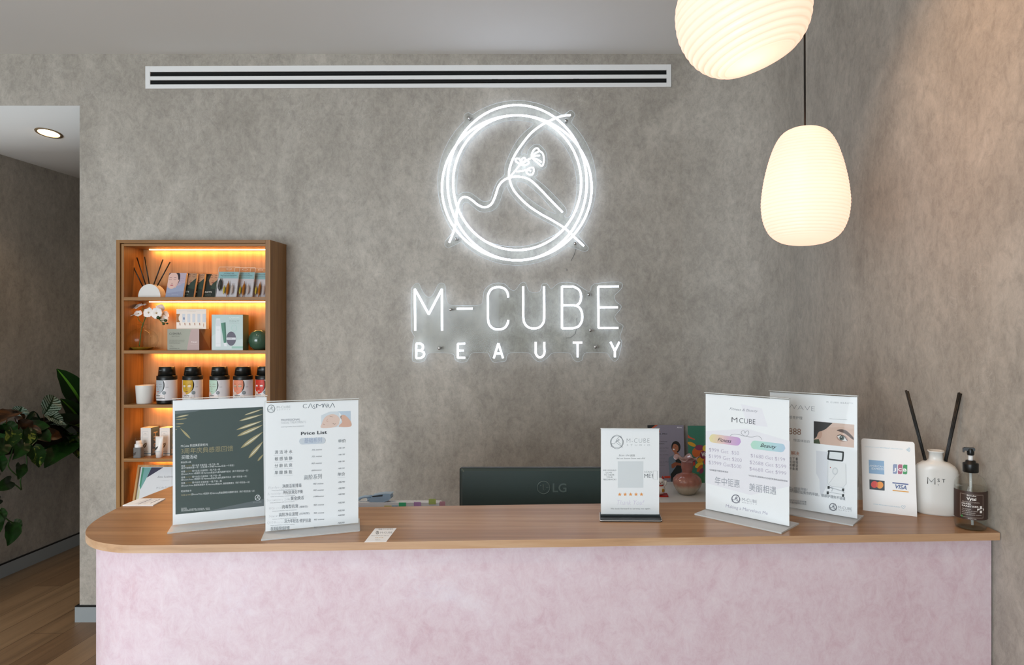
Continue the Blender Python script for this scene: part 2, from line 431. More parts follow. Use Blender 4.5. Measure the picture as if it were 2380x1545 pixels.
# hallway downlight
dl = thing('downlight', 'round recessed downlight glowing warm in the hallway ceiling', 'ceiling light', (-2.985, 3.63, ZL - (3.63 - YB)*(ZL - zk)/(yk - YB)))
dl.rotation_euler = (-math.atan((ZL - zk)/(yk - YB)), 0, 0)
MB().lathe([(.050, -.004), (.062, -.004), (.064, 0), (.064, .001), (.050, .001), (.050, -.004)], mat('downlight_ring', '#8d7a62', .4), n=40, caps=False).build('ring', dl)
MB().lathe([(.001, -.0015), (.049, -.0015), (.049, -.001), (.001, -.001)], mat('downlight_lens', '#ffffff', .5, emis='#ffd9a0', es=14), n=40).build('lens', dl)
spot_light('hallway_beam', (-2.985, 3.66, 2.585), 9, WARM, 110, .8)
spot_light('hallway_beam', (-3.0, 5.3, 2.55), 5, WARM, 150, .8)

# ------------------------------------------------------------------ neon signs on clear acrylic
YS = YB - .034
def neon(mp, strokes, wpx):
    pass
M_NEON = mat('neon_tube', '#ffffff', .4, emis='#dfeaff', es=4.5)
def zc(x, y, ox, oy, sc, D=YS): return at(ox + x/sc, oy + y/sc, D)
L1 = lambda x, y, D=YS: zc(x, y, 1000, 220, 3.8625, D)
cen = L1(778, 792)
sg = thing('neon_sign', 'glowing white neon circle logo of a bending figure holding flowers, above the lettering', 'neon sign', (cen.x, YB, cen.z))
def stroke(parent, name, pts, mp, r, closed=False, sm=True):
    p = spline([(a, b, 0) for a, b in pts], 6, closed) if sm else [(a, b, 0) for a, b in pts]
    q = [mp(a, b) - parent.location for a, b, _ in p]
    return MB().tube(q, r, M_NEON, 8, closed).build(name, parent)
def ring(cx, cy, rx, ry): return [(cx + rx*math.cos(2*PI*i/96), cy + ry*math.sin(2*PI*i/96)) for i in range(96)]
for e in ((780, 790, 625, 697), (777, 835, 672, 650), (780, 790, 575, 605)):
    stroke(sg, 'neon_ring', ring(*e), L1, .0056, True, False)
stroke(sg, 'neon_arm_line', [(1262, 183), (1170, 195), (1060, 240), (980, 285), (900, 350), (820, 450), (760, 540), (725, 620), (708, 690), (712, 760), (745, 850), (820, 940), (900, 1010), (1000, 1075), (1100, 1130), (1210, 1200), (1290, 1275), (1380, 1358)], L1, .0052)
stroke(sg, 'neon_body_line', [(170, 1328), (205, 1240), (228, 1150), (238, 1050), (255, 970), (285, 925), (330, 920), (380, 950), (430, 990), (490, 1010), (545, 985), (580, 920), (610, 830), (650, 775), (710, 745), (780, 735), (850, 745), (910, 775), (990, 850), (1080, 945), (1188, 1055)], L1, .0052)
for nm, p in (('neon_stem', [(712, 742), (760, 685), (805, 630), (855, 592), (912, 568)]),
              ('neon_petal', [(912, 568), (912, 530), (935, 490), (962, 480), (982, 505), (1008, 525), (1020, 570), (1015, 620), (1000, 640), (975, 620), (940, 592), (914, 568)]),
              ('neon_petal', [(918, 558), (950, 548), (985, 545)]), ('neon_petal', [(922, 572), (960, 580), (998, 606)]), ('neon_petal', [(918, 555), (938, 528), (972, 510)]),
              ('neon_leaf', [(815, 625), (772, 602), (766, 578), (796, 574), (812, 600), (820, 612), (822, 580), (842, 565), (856, 588), (838, 612), (818, 628)]),
              ('neon_leaf', [(820, 632), (858, 632), (885, 612), (872, 592), (850, 595)]),
              ('neon_leaf', [(772, 690), (820, 685), (860, 675), (900, 655), (925, 658), (928, 690), (915, 716), (882, 714), (862, 694), (876, 677), (905, 684)])):
    stroke(sg, nm, p, L1, .0038)
# backing plate: outer outline with ears, four cut-outs
def ray_out(th):
    dx, dy = math.cos(th), math.sin(th); rx, ry = 712, 740
    best = 1/math.sqrt((dx/rx)**2 + (dy/ry)**2)
    for (ex, ey, er) in ((343, 205, 44), (1255, 185, 44), (1210, 225, 36), (168, 1335, 40), (225, 1305, 44), (1382, 1368, 42), (1300, 1335, 46), (1330, 1330, 44)):
        ox, oy = ex - 778, ey - 792; pr = ox*dx + oy*dy; d2 = ox*ox + oy*oy - pr*pr
        if pr > 0 and d2 < er*er: best = max(best, pr + math.sqrt(er*er - d2))
    return (778 + best*dx, 792 + best*dy)
outer = [ray_out(2*PI*i/240) for i in range(240)]
holes = [spline(h, 4, True) for h in (
    [(925, 262), (850, 240), (770, 230), (650, 245), (530, 290), (420, 365), (330, 470), (270, 600), (245, 740), (243, 892), (300, 875), (360, 880), (420, 920), (470, 955), (520, 955), (545, 930), (570, 850), (610, 770), (665, 720), (670, 640), (700, 560), (760, 440), (830, 350)],
    [(1025, 310), (900, 400), (850, 460), (815, 530), (850, 530), (870, 540), (880, 500), (920, 455), (965, 445), (1000, 465), (1040, 520), (1050, 600), (1040, 650), (1000, 675), (965, 680), (960, 720), (940, 745), (1030, 820), (1120, 910), (1210, 1010), (1225, 1060), (1205, 1090), (1240, 1105), (1270, 1060), (1300, 960), (1315, 850), (1310, 740), (1290, 640), (1240, 520), (1170, 420), (1090, 345)],
    [(685, 820), (650, 880), (625, 960), (590, 1020), (530, 1050), (450, 1050), (390, 1010), (330, 965), (295, 985), (285, 1060), (300, 1120), (370, 1220), (480, 1300), (620, 1350), (780, 1365), (930, 1340), (1050, 1290), (1160, 1215), (1000, 1120), (880, 1050), (780, 960), (710, 870)],
    [(770, 785), (830, 785), (890, 820), (990, 910), (1080, 1010), (1130, 1065), (1050, 1040), (950, 980), (860, 910), (800, 850)])]
def plate(parent, mp, outer, holes, y, th=.004):
    loops = [[mp(*p[:2], y) - parent.location for p in L] for L in [outer] + holes]
    flat = [p for L in loops for p in L]
    tris = tessellate_polygon([[Vector((p.x, p.z, 0)) for p in L] for L in loops])
    n = len(flat); b = MB()
    v = [tuple(p) for p in flat] + [(p.x, p.y + th, p.z) for p in flat]
    b.add(v, [tuple(t) for t in tris] + [tuple(n + i for i in reversed(t)) for t in tris], M_ACRYB)
    pl = b.build('backing_panel', parent)
    for L in loops:
        MB().tube([(p.x, p.y, p.z) for p in L], .0012, M_RIM, 5, True).build('edge_light_bead', parent)  # added whitish bead that draws the panel edge as if catching light
    return pl
plate(sg, L1, outer, holes, YS + .004)
def standoff(parent, p):
    q = p - parent.location
    b = MB(); y0 = YS - YB
    prof = [(.0085, 0), (.0085, .004), (.007, .006), (.001, .0065)]
    b.T = Matrix.Translation((q.x, y0 + .003, q.z)) @ Matrix.Rotation(PI/2, 4, 'X')
    b.lathe(prof, M_STEEL, n=20)
    b.T = Matrix.Translation((q.x, 0, q.z)) @ Matrix.Rotation(PI/2, 4, 'X')
    b.lathe([(.006, 0), (.006, -y0 - .006)], M_STEEL, n=16)
    b.build('standoff_screw', parent)
for p in ((345, 207), (1218, 228), (232, 1293), (1300, 1332)): standoff(sg, L1(*p))
L2 = lambda x, y, D=YS: zc(x, y, 930, 610, 4.3273, D)
cen = L2(1170, 600)
st = thing('neon_sign', 'glowing white neon lettering M-CUBE BEAUTY under the circle logo', 'neon sign', (cen.x, YB, cen.z))
def letter(name, parts, r):
    b = MB()
    for pts, sm in parts:
        p = spline([(x, y, 0) for x, y in pts], 6) if sm else [(x, y, 0) for x, y in pts]
        if not sm:
            for i in range(len(p) - 1):
                b.tube([L2(*p[i][:2]) - st.location, L2(*p[i+1][:2]) - st.location], r, M_NEON, 8)
        else: b.tube([L2(x, y) - st.location for x, y, _ in p], r, M_NEON, 8)
    o = b.build(name, st)
r1, r2 = .0053, .0051
letter('letter_m', [([(152, 685), (147, 265), (288, 520), (420, 265), (422, 685)], 0)], r1)
letter('letter_dash', [([(570, 465), (728, 462)], 0)], r1)
letter('letter_c', [([(1088, 350), (1078, 300), (1045, 260), (985, 247), (925, 262), (892, 305), (882, 350), (883, 460), (884, 560), (895, 620), (935, 662), (990, 672), (1045, 660), (1078, 620), (1088, 578)], 1)], r1)
letter('letter_u', [([(1238, 240), (1239, 400), (1240, 560), (1255, 615), (1290, 650), (1345, 663), (1400, 650), (1436, 612), (1448, 560), (1448, 400), (1447, 240)], 1)], r1)
letter('letter_b', [([(1628, 240), (1628, 662), (1740, 661)], 0), ([(1740, 661), (1795, 640), (1826, 590), (1832, 530), (1815, 470), (1778, 436), (1740, 430)], 1), ([(1628, 430), (1740, 430)], 0),
                    ([(1770, 433), (1808, 400), (1820, 335), (1800, 275), (1745, 243), (1720, 242)], 1), ([(1720, 242), (1628, 240)], 0)], r1)
letter('letter_e', [([(2200, 240), (1992, 242), (1995, 658), (2195, 657)], 0), ([(1995, 452), (2190, 450)], 0)], r1)
letter('letter_b', [([(205, 815), (162, 815), (162, 962), (205, 961)], 0), ([(205, 961), (236, 940), (238, 905), (205, 886), (162, 885)], 1), ([(205, 886), (228, 865), (226, 832), (205, 815)], 1)], r2)
letter('letter_e', [([(653, 815), (580, 817), (580, 958), (653, 957)], 0), ([(580, 885), (640, 885)], 0)], r2)
letter('letter_a', [([(942, 962), (988, 812), (1035, 962)], 0), ([(960, 915), (1018, 915)], 0)], r2)
letter('letter_u', [([(1363, 798), (1363, 860), (1363, 910), (1385, 945), (1408, 953), (1435, 940), (1452, 905), (1450, 850), (1450, 798)], 1)], r2)
letter('letter_t', [([(1737, 805), (1832, 805)], 0), ([(1785, 805), (1785, 952)], 0)], r2)
letter('letter_y', [([(2115, 797), (2160, 890), (2160, 952)], 0), ([(2205, 797), (2160, 890)], 0)], r2)
ol = [(130, 240), (155, 212), (190, 215), (225, 290), (275, 345), (325, 330), (380, 225), (420, 205), (455, 235), (465, 370), (500, 425), (600, 430), (760, 430), (825, 410), (840, 300), (880, 240), (960, 205), (1050, 215), (1110, 270), (1160, 275), (1210, 210), (1260, 205), (1300, 290), (1400, 295), (1430, 215), (1480, 215), (1520, 265), (1600, 205), (1750, 205), (1840, 260), (1910, 290), (1950, 215), (2200, 195), (2235, 240), (2200, 290), (2160, 330), (2170, 390), (2220, 430), (2215, 470), (2160, 540), (2190, 600), (2240, 630), (2235, 670), (2210, 750), (2230, 800), (2215, 880), (2195, 960), (2160, 995), (2125, 970), (2090, 920), (2050, 905), (1880, 905), (1840, 940), (1830, 980), (1780, 998), (1740, 970), (1700, 910), (1540, 908), (1480, 960), (1400, 1000), (1340, 960), (1290, 908), (1110, 908), (1070, 950), (1060, 990), (990, 1000), (930, 995), (890, 920), (870, 908), (730, 908), (690, 960), (670, 995), (590, 1000), (550, 970), (520, 915), (300, 910), (260, 960), (230, 998), (140, 998), (122, 960), (130, 800), (148, 750), (118, 690), (110, 500), (112, 280)]
plate(st, L2, spline(ol, 3, True), [], YS + .004)
for p in ((505, 470), (1898, 322), (1915, 680), (392, 860), (1965, 848)): standoff(st, L2(*p))
# hanging wire of the sign and a spare wall screw
q = [L1(1310, 1375, YB - .006), L1(1290, 1440, YB - .004), L1(1262, 1490, YB - .004)]
MB().tube([p - sg.location for p in q], .0009, mat('thin_wire', '#6d6f6c', .4), 6).build('power_wire', sg)
q = [L2(1775, 560, YB - .012), L2(1780, 640, YB - .008), L2(1760, 715, YB - .005), L2(1715, 755, YB - .004), L2(1668, 758, YB - .002)]
MB().tube([p - st.location for p in q], .0009, MATS['thin_wire'], 6).build('power_wire', st)
p = L2(1672, 75, YB)
b = MB(); b.T = Matrix.Rotation(PI/2, 4, 'X'); b.lathe([(.0055, 0), (.0055, .002), (.003, .004), (.001, .0042)], M_STEEL, n=16)
tag(b.build('wall_screw', loc=p), 'small steel screw in the wall between circle logo and lettering', 'screw')

# ------------------------------------------------------------------ pendant lamps
def shade_mat(name, es):
    m = bpy.data.materials.new(name); m.use_nodes = True; N, L = nt(m); N.clear()
    o = N.new('ShaderNodeOutputMaterial'); t = N.new('ShaderNodeBsdfTranslucent'); d = N.new('ShaderNodeBsdfPrincipled')
    d.inputs['Base Color'].default_value = (*lin('#dccfc8'), 1); d.inputs['Roughness'].default_value = .35
    d.inputs['Emission Color'].default_value = (1, .62, .47, 1); d.inputs['Emission Strength'].default_value = es
    t.inputs[0].default_value = (*lin('#fbe8df'), 1)
    mx = N.new('ShaderNodeMixShader'); mx.inputs[0].default_value = .45
    L.new(d.outputs[0], mx.inputs[1]); L.new(t.outputs[0], mx.inputs[2]); L.new(mx.outputs[0], o.inputs[0]); return m
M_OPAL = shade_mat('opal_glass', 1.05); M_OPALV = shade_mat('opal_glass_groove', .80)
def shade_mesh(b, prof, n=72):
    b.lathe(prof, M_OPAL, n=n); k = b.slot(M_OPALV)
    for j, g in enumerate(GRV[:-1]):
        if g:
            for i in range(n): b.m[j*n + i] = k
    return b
GRV = []
def ridged(prof, n_r, amp, k=420, fade=.06):
    pts = spline([(a, b, 0) for a, b in prof], 40)
    L = [0]
    for i in range(1, len(pts)): L.append(L[-1] + math.dist(pts[i], pts[i-1]))
    out = []; GRV.clear()
    for i in range(k):
        d = L[-1]*i/(k-1); j = min(max(np.searchsorted(L, d) - 1, 0), len(L)-2)
        t = (d - L[j])/max(L[j+1]-L[j], 1e-9)
        a = Vector(pts[j]).lerp(Vector(pts[j+1]), t); tg = (Vector(pts[j+1]) - Vector(pts[j])).normalized()
        nr = Vector((tg.y, -tg.x, 0)); u = i/(k-1)
        w = min(1, max(0, (u - .17)/fade))*min(1, max(0, (.96 - u)/fade))
        a += nr*amp*w*abs(math.sin(u*n_r*PI))
        GRV.append(w > .3 and abs(math.sin(u*n_r*PI)) < .52); out.append((max(a.x, .001), a.y))
    return out
lamp = thing('pendant_lamp', 'egg-shaped ribbed white glass pendant lamp hanging on a black cord, lower one', 'pendant lamp', (.578, 1.655, EYE + (768 - 569)*1.655/F))
H2 = 271*1.655/F; R2 = 98.0*1.655/F
prof = [(.001, 0), (.30, .005), (.58, .032), (.80, .095), (.945, .20), (1.0, .33), (.985, .44), (.93, .57), (.83, .72), (.70, .85), (.555, .935), (.40, .975), (.22, .995), (.001, 1.0)]
sp = ridged([(a*R2, b*H2) for a, b in prof], 48, .0013, 900)
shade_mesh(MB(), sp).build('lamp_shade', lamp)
MB().tube([(0, 0, H2 - .002), (-.0015, 0, (ZC - lamp.location.z)*.6), (-.004, 0, ZC - lamp.location.z)], .0026, M_BLACK, 8).build('cord', lamp)
MB().lathe([(.05, ZC - lamp.location.z - .02), (.052, ZC - lamp.location.z)], M_WHITE, n=32).build('ceiling_rose', lamp)
point_light('lamp_bulb_glow', (.578, 1.655, lamp.location.z + .12), .22, (1, .72, .56), .035)
lp = thing('pendant_lamp', 'wide flattened ribbed white glass pendant lamp cut off by the top of the photo', 'pendant lamp', (.353, 1.40, EYE + (768 - 30)*1.40/F))
prof = [(.001, -1.0), (.30, -.985), (.56, -.90), (.78, -.72), (.93, -.45), (1.0, -.10), (.985, .2), (.90, .5), (.72, .76), (.48, .93), (.25, .99), (.001, 1.0)]
RR, HH = .1425, .118
sp = ridged([(a*RR, b*HH) for a, b in prof], 27, .0030, 600, .04)
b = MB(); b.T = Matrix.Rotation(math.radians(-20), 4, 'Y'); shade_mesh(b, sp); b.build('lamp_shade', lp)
MB().tube([(-.02, 0, .1), (-.02, 0, ZC - lp.location.z)], .0026, M_BLACK, 8).build('cord', lp)
MB().lathe([(.05, ZC - lp.location.z - .02), (.052, ZC - lp.location.z)], M_WHITE, c=(-.02, 0, 0), n=32).build('ceiling_rose', lp)
point_light('lamp_bulb_glow', (.345, 1.38, lp.location.z - .07), .26, (1, .72, .56), .03)

# ------------------------------------------------------------------ reception counter
ZT = EYE - .455
def fy(x): return 1.366 + .0455*(x + .95)
def by(x): return 1.664 + .055*(x + .57)
corner = spline([(-1.192, 1.80, 0), (-1.188, 1.68, 0), (-1.175, 1.600, 0), (-1.158, 1.538, 0), (-1.132, 1.482, 0), (-1.094, 1.432, 0), (-1.04, 1.392, 0), (-.97, 1.370, 0), (-.88, fy(-.88), 0)], 6)
out = [(-1.195, 2.25)] + [(a, b) for a, b, _ in corner] + [(XR - .004, fy(XR)), (XR - .004, by(XR)), (-.88, by(-.88)), (-.88, 2.25)]
ct = thing('reception_counter', 'pale pink plastered reception counter with an oak worktop and rounded left end', 'reception counter', (0, 1.6, 0))
b = MB(); n = len(out); pts = [(a, c - 1.6) for a, c in out]
v = [(a, c, z) for z in (ZT - .017, ZT) for a, c in pts]
t = tess(pts)
b.add(v, [tuple(n + i for i in q) for q in t], M_TOP); b.add(v, [tuple(reversed(q)) for q in t], M_TOP)
b.add(v, [(i, (i+1) % n, n + (i+1) % n, n+i) for i in range(n)], M_TOP_LIT)
bmw = b.build('worktop', ct)
ins = .045
inner = [(-1.145, 2.2)] + [(a + ins*(.8 if a < -1.0 else 0) , b + (ins*.75 if b < 1.6 else 0)) for a, b, _ in corner] + [(XR - .004, fy(XR) + .03), (XR - .004, by(XR) - .04), (-.93, by(-.88) - .04), (-.93, 2.2)]
inner = [(-1.147, 2.2)] + spline([(-1.147, 1.66), (-1.142, 1.58), (-1.128, 1.52), (-1.095, 1.462), (-1.05, 1.428), (-.99, 1.405), (-.90, fy(-.9) + .028)], 6) + [(XR - .004, fy(XR) + .03), (XR - .004, by(XR) - .06), (-.92, by(-.88) - .06), (-.92, 2.2)]
b = MB(); pts = [(p[0], p[1] - 1.6) for p in inner]
b.prism(pts, 0, ZT - .017, M_PINK, side=M_PINK, smooth=False)
b.build('plastered_front', ct)
# ------------------------------------------------------------------ artwork pieces
LOGO = [[(1262, 183), (1060, 240), (900, 350), (760, 540), (712, 690), (745, 850), (900, 1010), (1100, 1130), (1290, 1275), (1380, 1358)],
        [(170, 1328), (228, 1150), (255, 970), (330, 920), (430, 990), (490, 1010), (580, 920), (650, 775), (780, 735), (910, 775), (1080, 945), (1188, 1055)],
        [(710, 745), (805, 630), (912, 568), (960, 480), (1020, 570), (1000, 640), (912, 568)], [(772, 690), (900, 655), (915, 716), (862, 694)]]
def logo(A, cx, cy, R, c, w, tilt=0):
    k = R/690.0
    f = lambda x, y: (cx + (x-778)*k, cy + (y-792)*k + (x-778)*k*tilt)
    for e in ((780, 790, 625, 697), (777, 835, 672, 650), (780, 790, 575, 605)):
        A.line([f(e[0] + e[2]*math.cos(2*PI*i/36), e[1] + e[3]*math.sin(2*PI*i/36)) for i in range(36)], w, c, True)
    for s in LOGO: A.line([f(x, y) for x, y, _ in spline([(a, b, 0) for a, b in s], 4)], w, c)
def spindle(A, x0, y0, x1, y1, w, c):
    d = Vector((x1-x0, y1-y0)); n = Vector((-d.y, d.x)).normalized()*w/2; P = []
    N = 10
    for i in range(N+1): t = i/N; p = Vector((x0, y0)) + d*t + n*math.sin(PI*t**.8)*1.0; P.append(tuple(p))
    for i in range(N-1, 0, -1): t = i/N; p = Vector((x0, y0)) + d*t - n*math.sin(PI*t**.8); P.append(tuple(p))
    A.poly(P, c)
def pill(A, x0, y0, x1, y1, h, cols):
    """a printed capsule blending through several colours along its length"""
    n = 26; r = h/2; L = math.hypot(x1-x0, y1-y0); dx, dy = (x1-x0)/L, (y1-y0)/L
    C = [Vector(lin(c)) for c in cols]
    for i in range(n):
        s0, s1 = L*i/n, L*(i+1)/n; q = []
        for s_ in (s0, s1):
            e = min(s_, L - s_); q.append(math.sqrt(max(r*r - max(0, r-e)**2, .01)))
        t = (i+.5)/n*(len(C)-1); k = min(int(t), len(C)-2); c = C[k].lerp(C[k+1], t-k)
        hx = ''.join('%02x' % int(255*((v*12.92) if v <= .0031308 else 1.055*v**(1/2.4)-.055)) for v in c)
        P = lambda s_, o: (x0 + dx*s_ - dy*o, y0 + dy*s_ + dx*o)
        A.poly([P(s0, -q[0]), P(s1, -q[1]), P(s1, q[1]), P(s0, q[0])], '#' + hx)

def sign_holder(label, L, Rp, h, quad, draw, foot=.048, z0=.005, r=.0):
    d = Vector((Rp[0]-L[0], Rp[1]-L[1])); w = d.length
    t = thing('sign_holder', label, 'sign', (L[0], L[1], ZT), math.atan2(d.y, d.x), 'clear acrylic sign holders on the counter')
    sh = MB().box(.0015, w-.0015, 0, .0008, z0 + .001, h - .003, M_PAPER)
    A = Art(sh, homog(quad, [(0, h), (w, h), (w, z0), (0, z0)]), lambda u, v, l: (u, -l - .00005, v))
    draw(A)
    sh.build('printed_sheet', t)
    MB().box(0, w, -.0052, -.0030, z0, h, M_ACRY).build('front_panel', t)
    MB().box(0, w, .0030, .0052, z0, h, M_ACRY).build('back_panel', t)
    b = MB(); b.box(0, w, -.0052, .0052, h, h + .0012, M_RIM); b.build('top_edge', t)
    b = MB(); b.box(-.001, w + .001, -foot, foot, 0, .0032, M_FOOT); b.build('foot', t)
    b = MB(); b.box(-.001, w+.001, -foot - .0006, -foot, 0, .0032, M_RIM); b.box(-.0016, -.001, -foot, foot, 0, .0032, M_RIM); b.box(w+.001, w+.0016, -foot, foot, 0, .0032, M_RIM); b.build('foot_edge', t)
    return t

def art_dark(A):
    G = '#505c5a'; GO = '#b3a57c'; WH = '#eef0f0'
    A.poly([(110, 235), (943, 195), (951, 1138), (117, 1220)], G); A.up()
    A.poly([(110, 235), (370, 222), (300, 243), (110, 268)], '#6d7678')
    A.poly([(951, 1070), (951, 1138), (400, 1193), (620, 1140)], '#6f787b')
    A.up()
    for s in ((765, 275, 943, 215, 16), (715, 330, 943, 265, 22), (690, 415, 944, 325, 26), (698, 475, 944, 365, 34), (730, 590, 946, 430, 36), (805, 685, 946, 520, 34), (890, 712, 947, 645, 18),
              (243, 272, 112, 300, 16), (225, 307, 112, 322, 10), (198, 357, 113, 360, 9), (165, 383, 113, 388, 7), (130, 412, 114, 412, 6), (258, 500, 160, 400, 20)):
        spindle(A, *s, GO)
    A.up()
    for s in ((770, 272, 930, 220, 5), (730, 328, 930, 270, 8), (720, 405, 930, 332, 10), (730, 462, 930, 376, 10), (760, 568, 930, 445, 12), (820, 665, 935, 540, 10), (240, 273, 120, 298, 4)):
        spindle(A, *s, '#e9e2cc')
    A.up()
    T = lambda s, x0, y, x1, h, c=WH, b=0, sl=-.058: A.text(s, x0, y, x1, y + (x1-x0)*sl, h, c, b)
    T('M.Cube 科技美肌新纪元', 168, 580, 423, 20, WH, .01)
    T('3周年庆典感恩回馈', 170, 640, 660, 40, '#a79d7a')
    T('买赠活动', 172, 694, 320, 30, WH, .02)
    T('新会员入会', 168, 734, 264, 15, WH, .02)
    rows = [(762, 670, '送PPT射频抗老一次（上脸/眼下/手臂 Humilan任选一个项目）'), (808, 803, '送Accure Prime V脸提升 或 Harmony黑金DPL激光超嫩牛奶光（两个项目任选一次）'),
            (877, 790, '送Accure Prime V脸提升 和 Harmony黑金DPL激光超嫩牛奶光（两个项目各一次）'), (925, 817, '送Accure Prime 脸部抗衰提升 和 Harmony黑金DPL 焕颜超嫩激光（两个项目各一次）')]
    ys = [(768, 788), (820, 844), (876, 898), (930, 955)]
    for (a, b), (_, x1, s), x2 in zip(ys, rows, (525, 537, 543, 553)):
        T('充值', 170, a, 207, 14, WH, .02); T('$1999', 212, a - 3, 270, 13, '#8d7f55'); T('银卡会员 价值项目 一瓶 产品一瓶', 274, a - 6, x2, 14, WH, .02)
        T(s, 170, b, x1, 14, WH, .02)
    T('老会员续卡', 168, 1007, 268, 15, WH, .02); T('充值 $1999', 170, 1043, 260, 13, '#b8ae90')
    T('送Accure Prime V脸提升 或 Harmony黑金超嫩激光超嫩牛奶光（两个项目任选一次）', 265, 1036, 862, 15, WH, .02)
    for y, x1, s in ((1166, 222, '活动细则'), (1178, 438, '储值不可退现，此活动最终解释，权归本店所有，先到先得'), (1190, 443, '储值后请妥善保管会员卡及，详情咨询店内客服人员，感谢支持')):
        T(s, 170, y, x1, 8, WH, .01)
    logo(A, 891, 1058, 26, WH, 3)
    A.text('M-CUBE', 853, 1112, 928, 1106, 16, '#a9b0b0', -.01); 
def art_price(A):
    C = '#8c9097'; D = '#4e545c'; LG = '#b4b8bd'
    logo(A, 1006, 207, 38, '#a4a9ad', 3)
    T = lambda s, x0, y0, x1, y1, h, c=C, b=0, sh=0: A.text(s, x0, y0, x1, y1, h, c, b, sh)
    T('M-CUBE', 1060, 205, 1188, 199, 24, '#9da2a7', -.015); T('B E A U T Y', 1062, 222, 1188, 216, 7, '#a9adb2')
    T('C', 1305, 201, 1345, 199, 42, '#5a6470', -.012); T('Λ', 1355, 199, 1400, 197, 42, '#5a6470', -.012); T('S', 1402, 207, 1425, 206, 42, '#5a6470', -.012); T('M', 1432, 195, 1500, 192, 38, '#5a6470', -.014)
    T('Λ', 1495, 193, 1530, 191, 38, '#5a6470', -.012); T('R', 1532, 193, 1562, 197, 40, '#5a6470', -.012); T('Λ', 1563, 193, 1610, 191, 42, '#5a6470', -.012)
    # banner: lying face being treated
    A.poly([(1480, 268), (1560, 232), (1758, 224), (1760, 374), (1480, 388)], '#dfe4ea'); A.up()
    A.poly([(1640, 228), (1758, 224), (1760, 374), (1650, 380), (1690, 310)], '#c9d7e6')
    A.poly([(x, y) for x, y, _ in spline([(1482, 388, 0), (1488, 345, 0), (1503, 305, 0), (1530, 275, 0), (1580, 256, 0), (1630, 268, 0), (1660, 310, 0), (1645, 355, 0), (1600, 382, 0)], 4, True)], '#ecd0c3'); A.up()
    A.poly([(x, y) for x, y, _ in spline([(1650, 375, 0), (1680, 330, 0), (1660, 280, 0), (1700, 262, 0), (1758, 320, 0), (1760, 374, 0)], 4, True)], '#e4b8a4')
    A.poly([(1648, 235), (1672, 262), (1676, 310), (1650, 345), (1660, 300), (1650, 262)], '#f2f4f6'); A.up()
    A.line([(1590, 345), (1605, 352), (1618, 348)], 3, '#7c5a50'); A.line([(1560, 275), (1590, 282)], 3, '#a98374'); A.line([(1500, 350), (1515, 358)], 4, '#c08478'); A.line([(1540, 300), (1532, 325), (1548, 330)], 3, '#cf9f8c')
    T('PROFESSIONAL', 1102, 325, 1280, 316, 20, '#9095a0', -.01); T('FACIAL TREATMENTS', 1102, 352, 1335, 341, 20, LG, -.02); T('Inspiring, healthy, facial treatments', 1102, 385, 1320, 373, 9, '#a9adb4')
    T('Price List', 1290, 458, 1536, 443, 30, '#3c4148', .018)
    pill(A, 1272, 520, 1525, 508, 60, ['#d9dde4', '#cfd8e6', '#d9dde4']); A.up()
    T('基础系列', 1322, 530, 1488, 522, 38, '#a6b2cb'); T('单价', 1642, 528, 1716, 524, 26, '#83878d', 0)
    for k, (s, y) in enumerate((('清 洁 补 水', 638), ('敏 感 镇 静', 702), ('分 龄 抗 衰', 768), ('果 酸 焕 肤', 834))):
        T(s, 1044, y, 1210, y - 8, 27, '#858a90', .004); A.line([(1035, y + 18), (1220, y + 9)], 1.5, '#c2c5c9')
        T(('75 mins', '75 mins', '90 mins', '60mins')[k], 1393, y - 30, 1490, y - 36, 15, '#8f9399', 0, .25); T(('A$150', 'A$170', 'A$190', 'A$150')[k], 1643, y - 50, 1706, y - 54, 13, '#8f9399', 0, .25)
    T('高阶系列', 1322, 885, 1490, 872, 36, '#9a9ea4', -.005); T('单价', 1640, 848, 1710, 844, 26, '#83878d')
    A.line([(1640, 864), (1710, 860)], 1.5, '#c2c5c9')
    rows = [('Purifying', '净颜活氧排毒', 990, 1118, 1300, 962), ('Antioxidant', '枸杞抗氧化平衡', 980, 1128, 1312, 1022), ('Sensations 24K', '黄金焕活', 975, 1198, 1322, 1080),
            ('RGnerin', '肉毒型抗衰', 998, 1118, 1270, 1160), ('Nacar', '高阶净白淡斑', 1000, 1088, 1270, 1236), ('Q10 Rescue', '活力年轻态 修护抗衰', 980, 1140, 1392, 1297), ('', '医用级院线护理', 0, 1015, 1190, 1370)]
    for k, (en, cn, x0, x1, x2, y) in enumerate(rows):
        if en: T(en, x0, y + 14, x1 - 4, y + 4, 24, '#bfc2c7', -.03)
        T(cn, x1, y + 2, x2, y - 8, 28, '#83878e', 0)
        if k < 6: T('Luxury care ' + (en or '') + ' ritual and treatment', x0 + 30, y + 32, x0 + 260, y + 18, 8, '#a2a6ac')
        T('90 mins' if k != 2 else '100mins', 1410 + k*2, y - 28 + k*1.5, 1508 + k*2, y - 34 + k*1.5, 15, '#8f9399', 0, .25)
        T('A$290', 1645, y - 46 + (k > 4)*-16, 1710, y - 50 + (k > 4)*-16, 15, '#85898f', 0, .25)
    T('(缓解型)', 1282, 1155, 1360, 1150, 15, '#a2a6ac'); T('(抗斑型)', 1282, 1220, 1378, 1214, 15, '#a2a6ac')
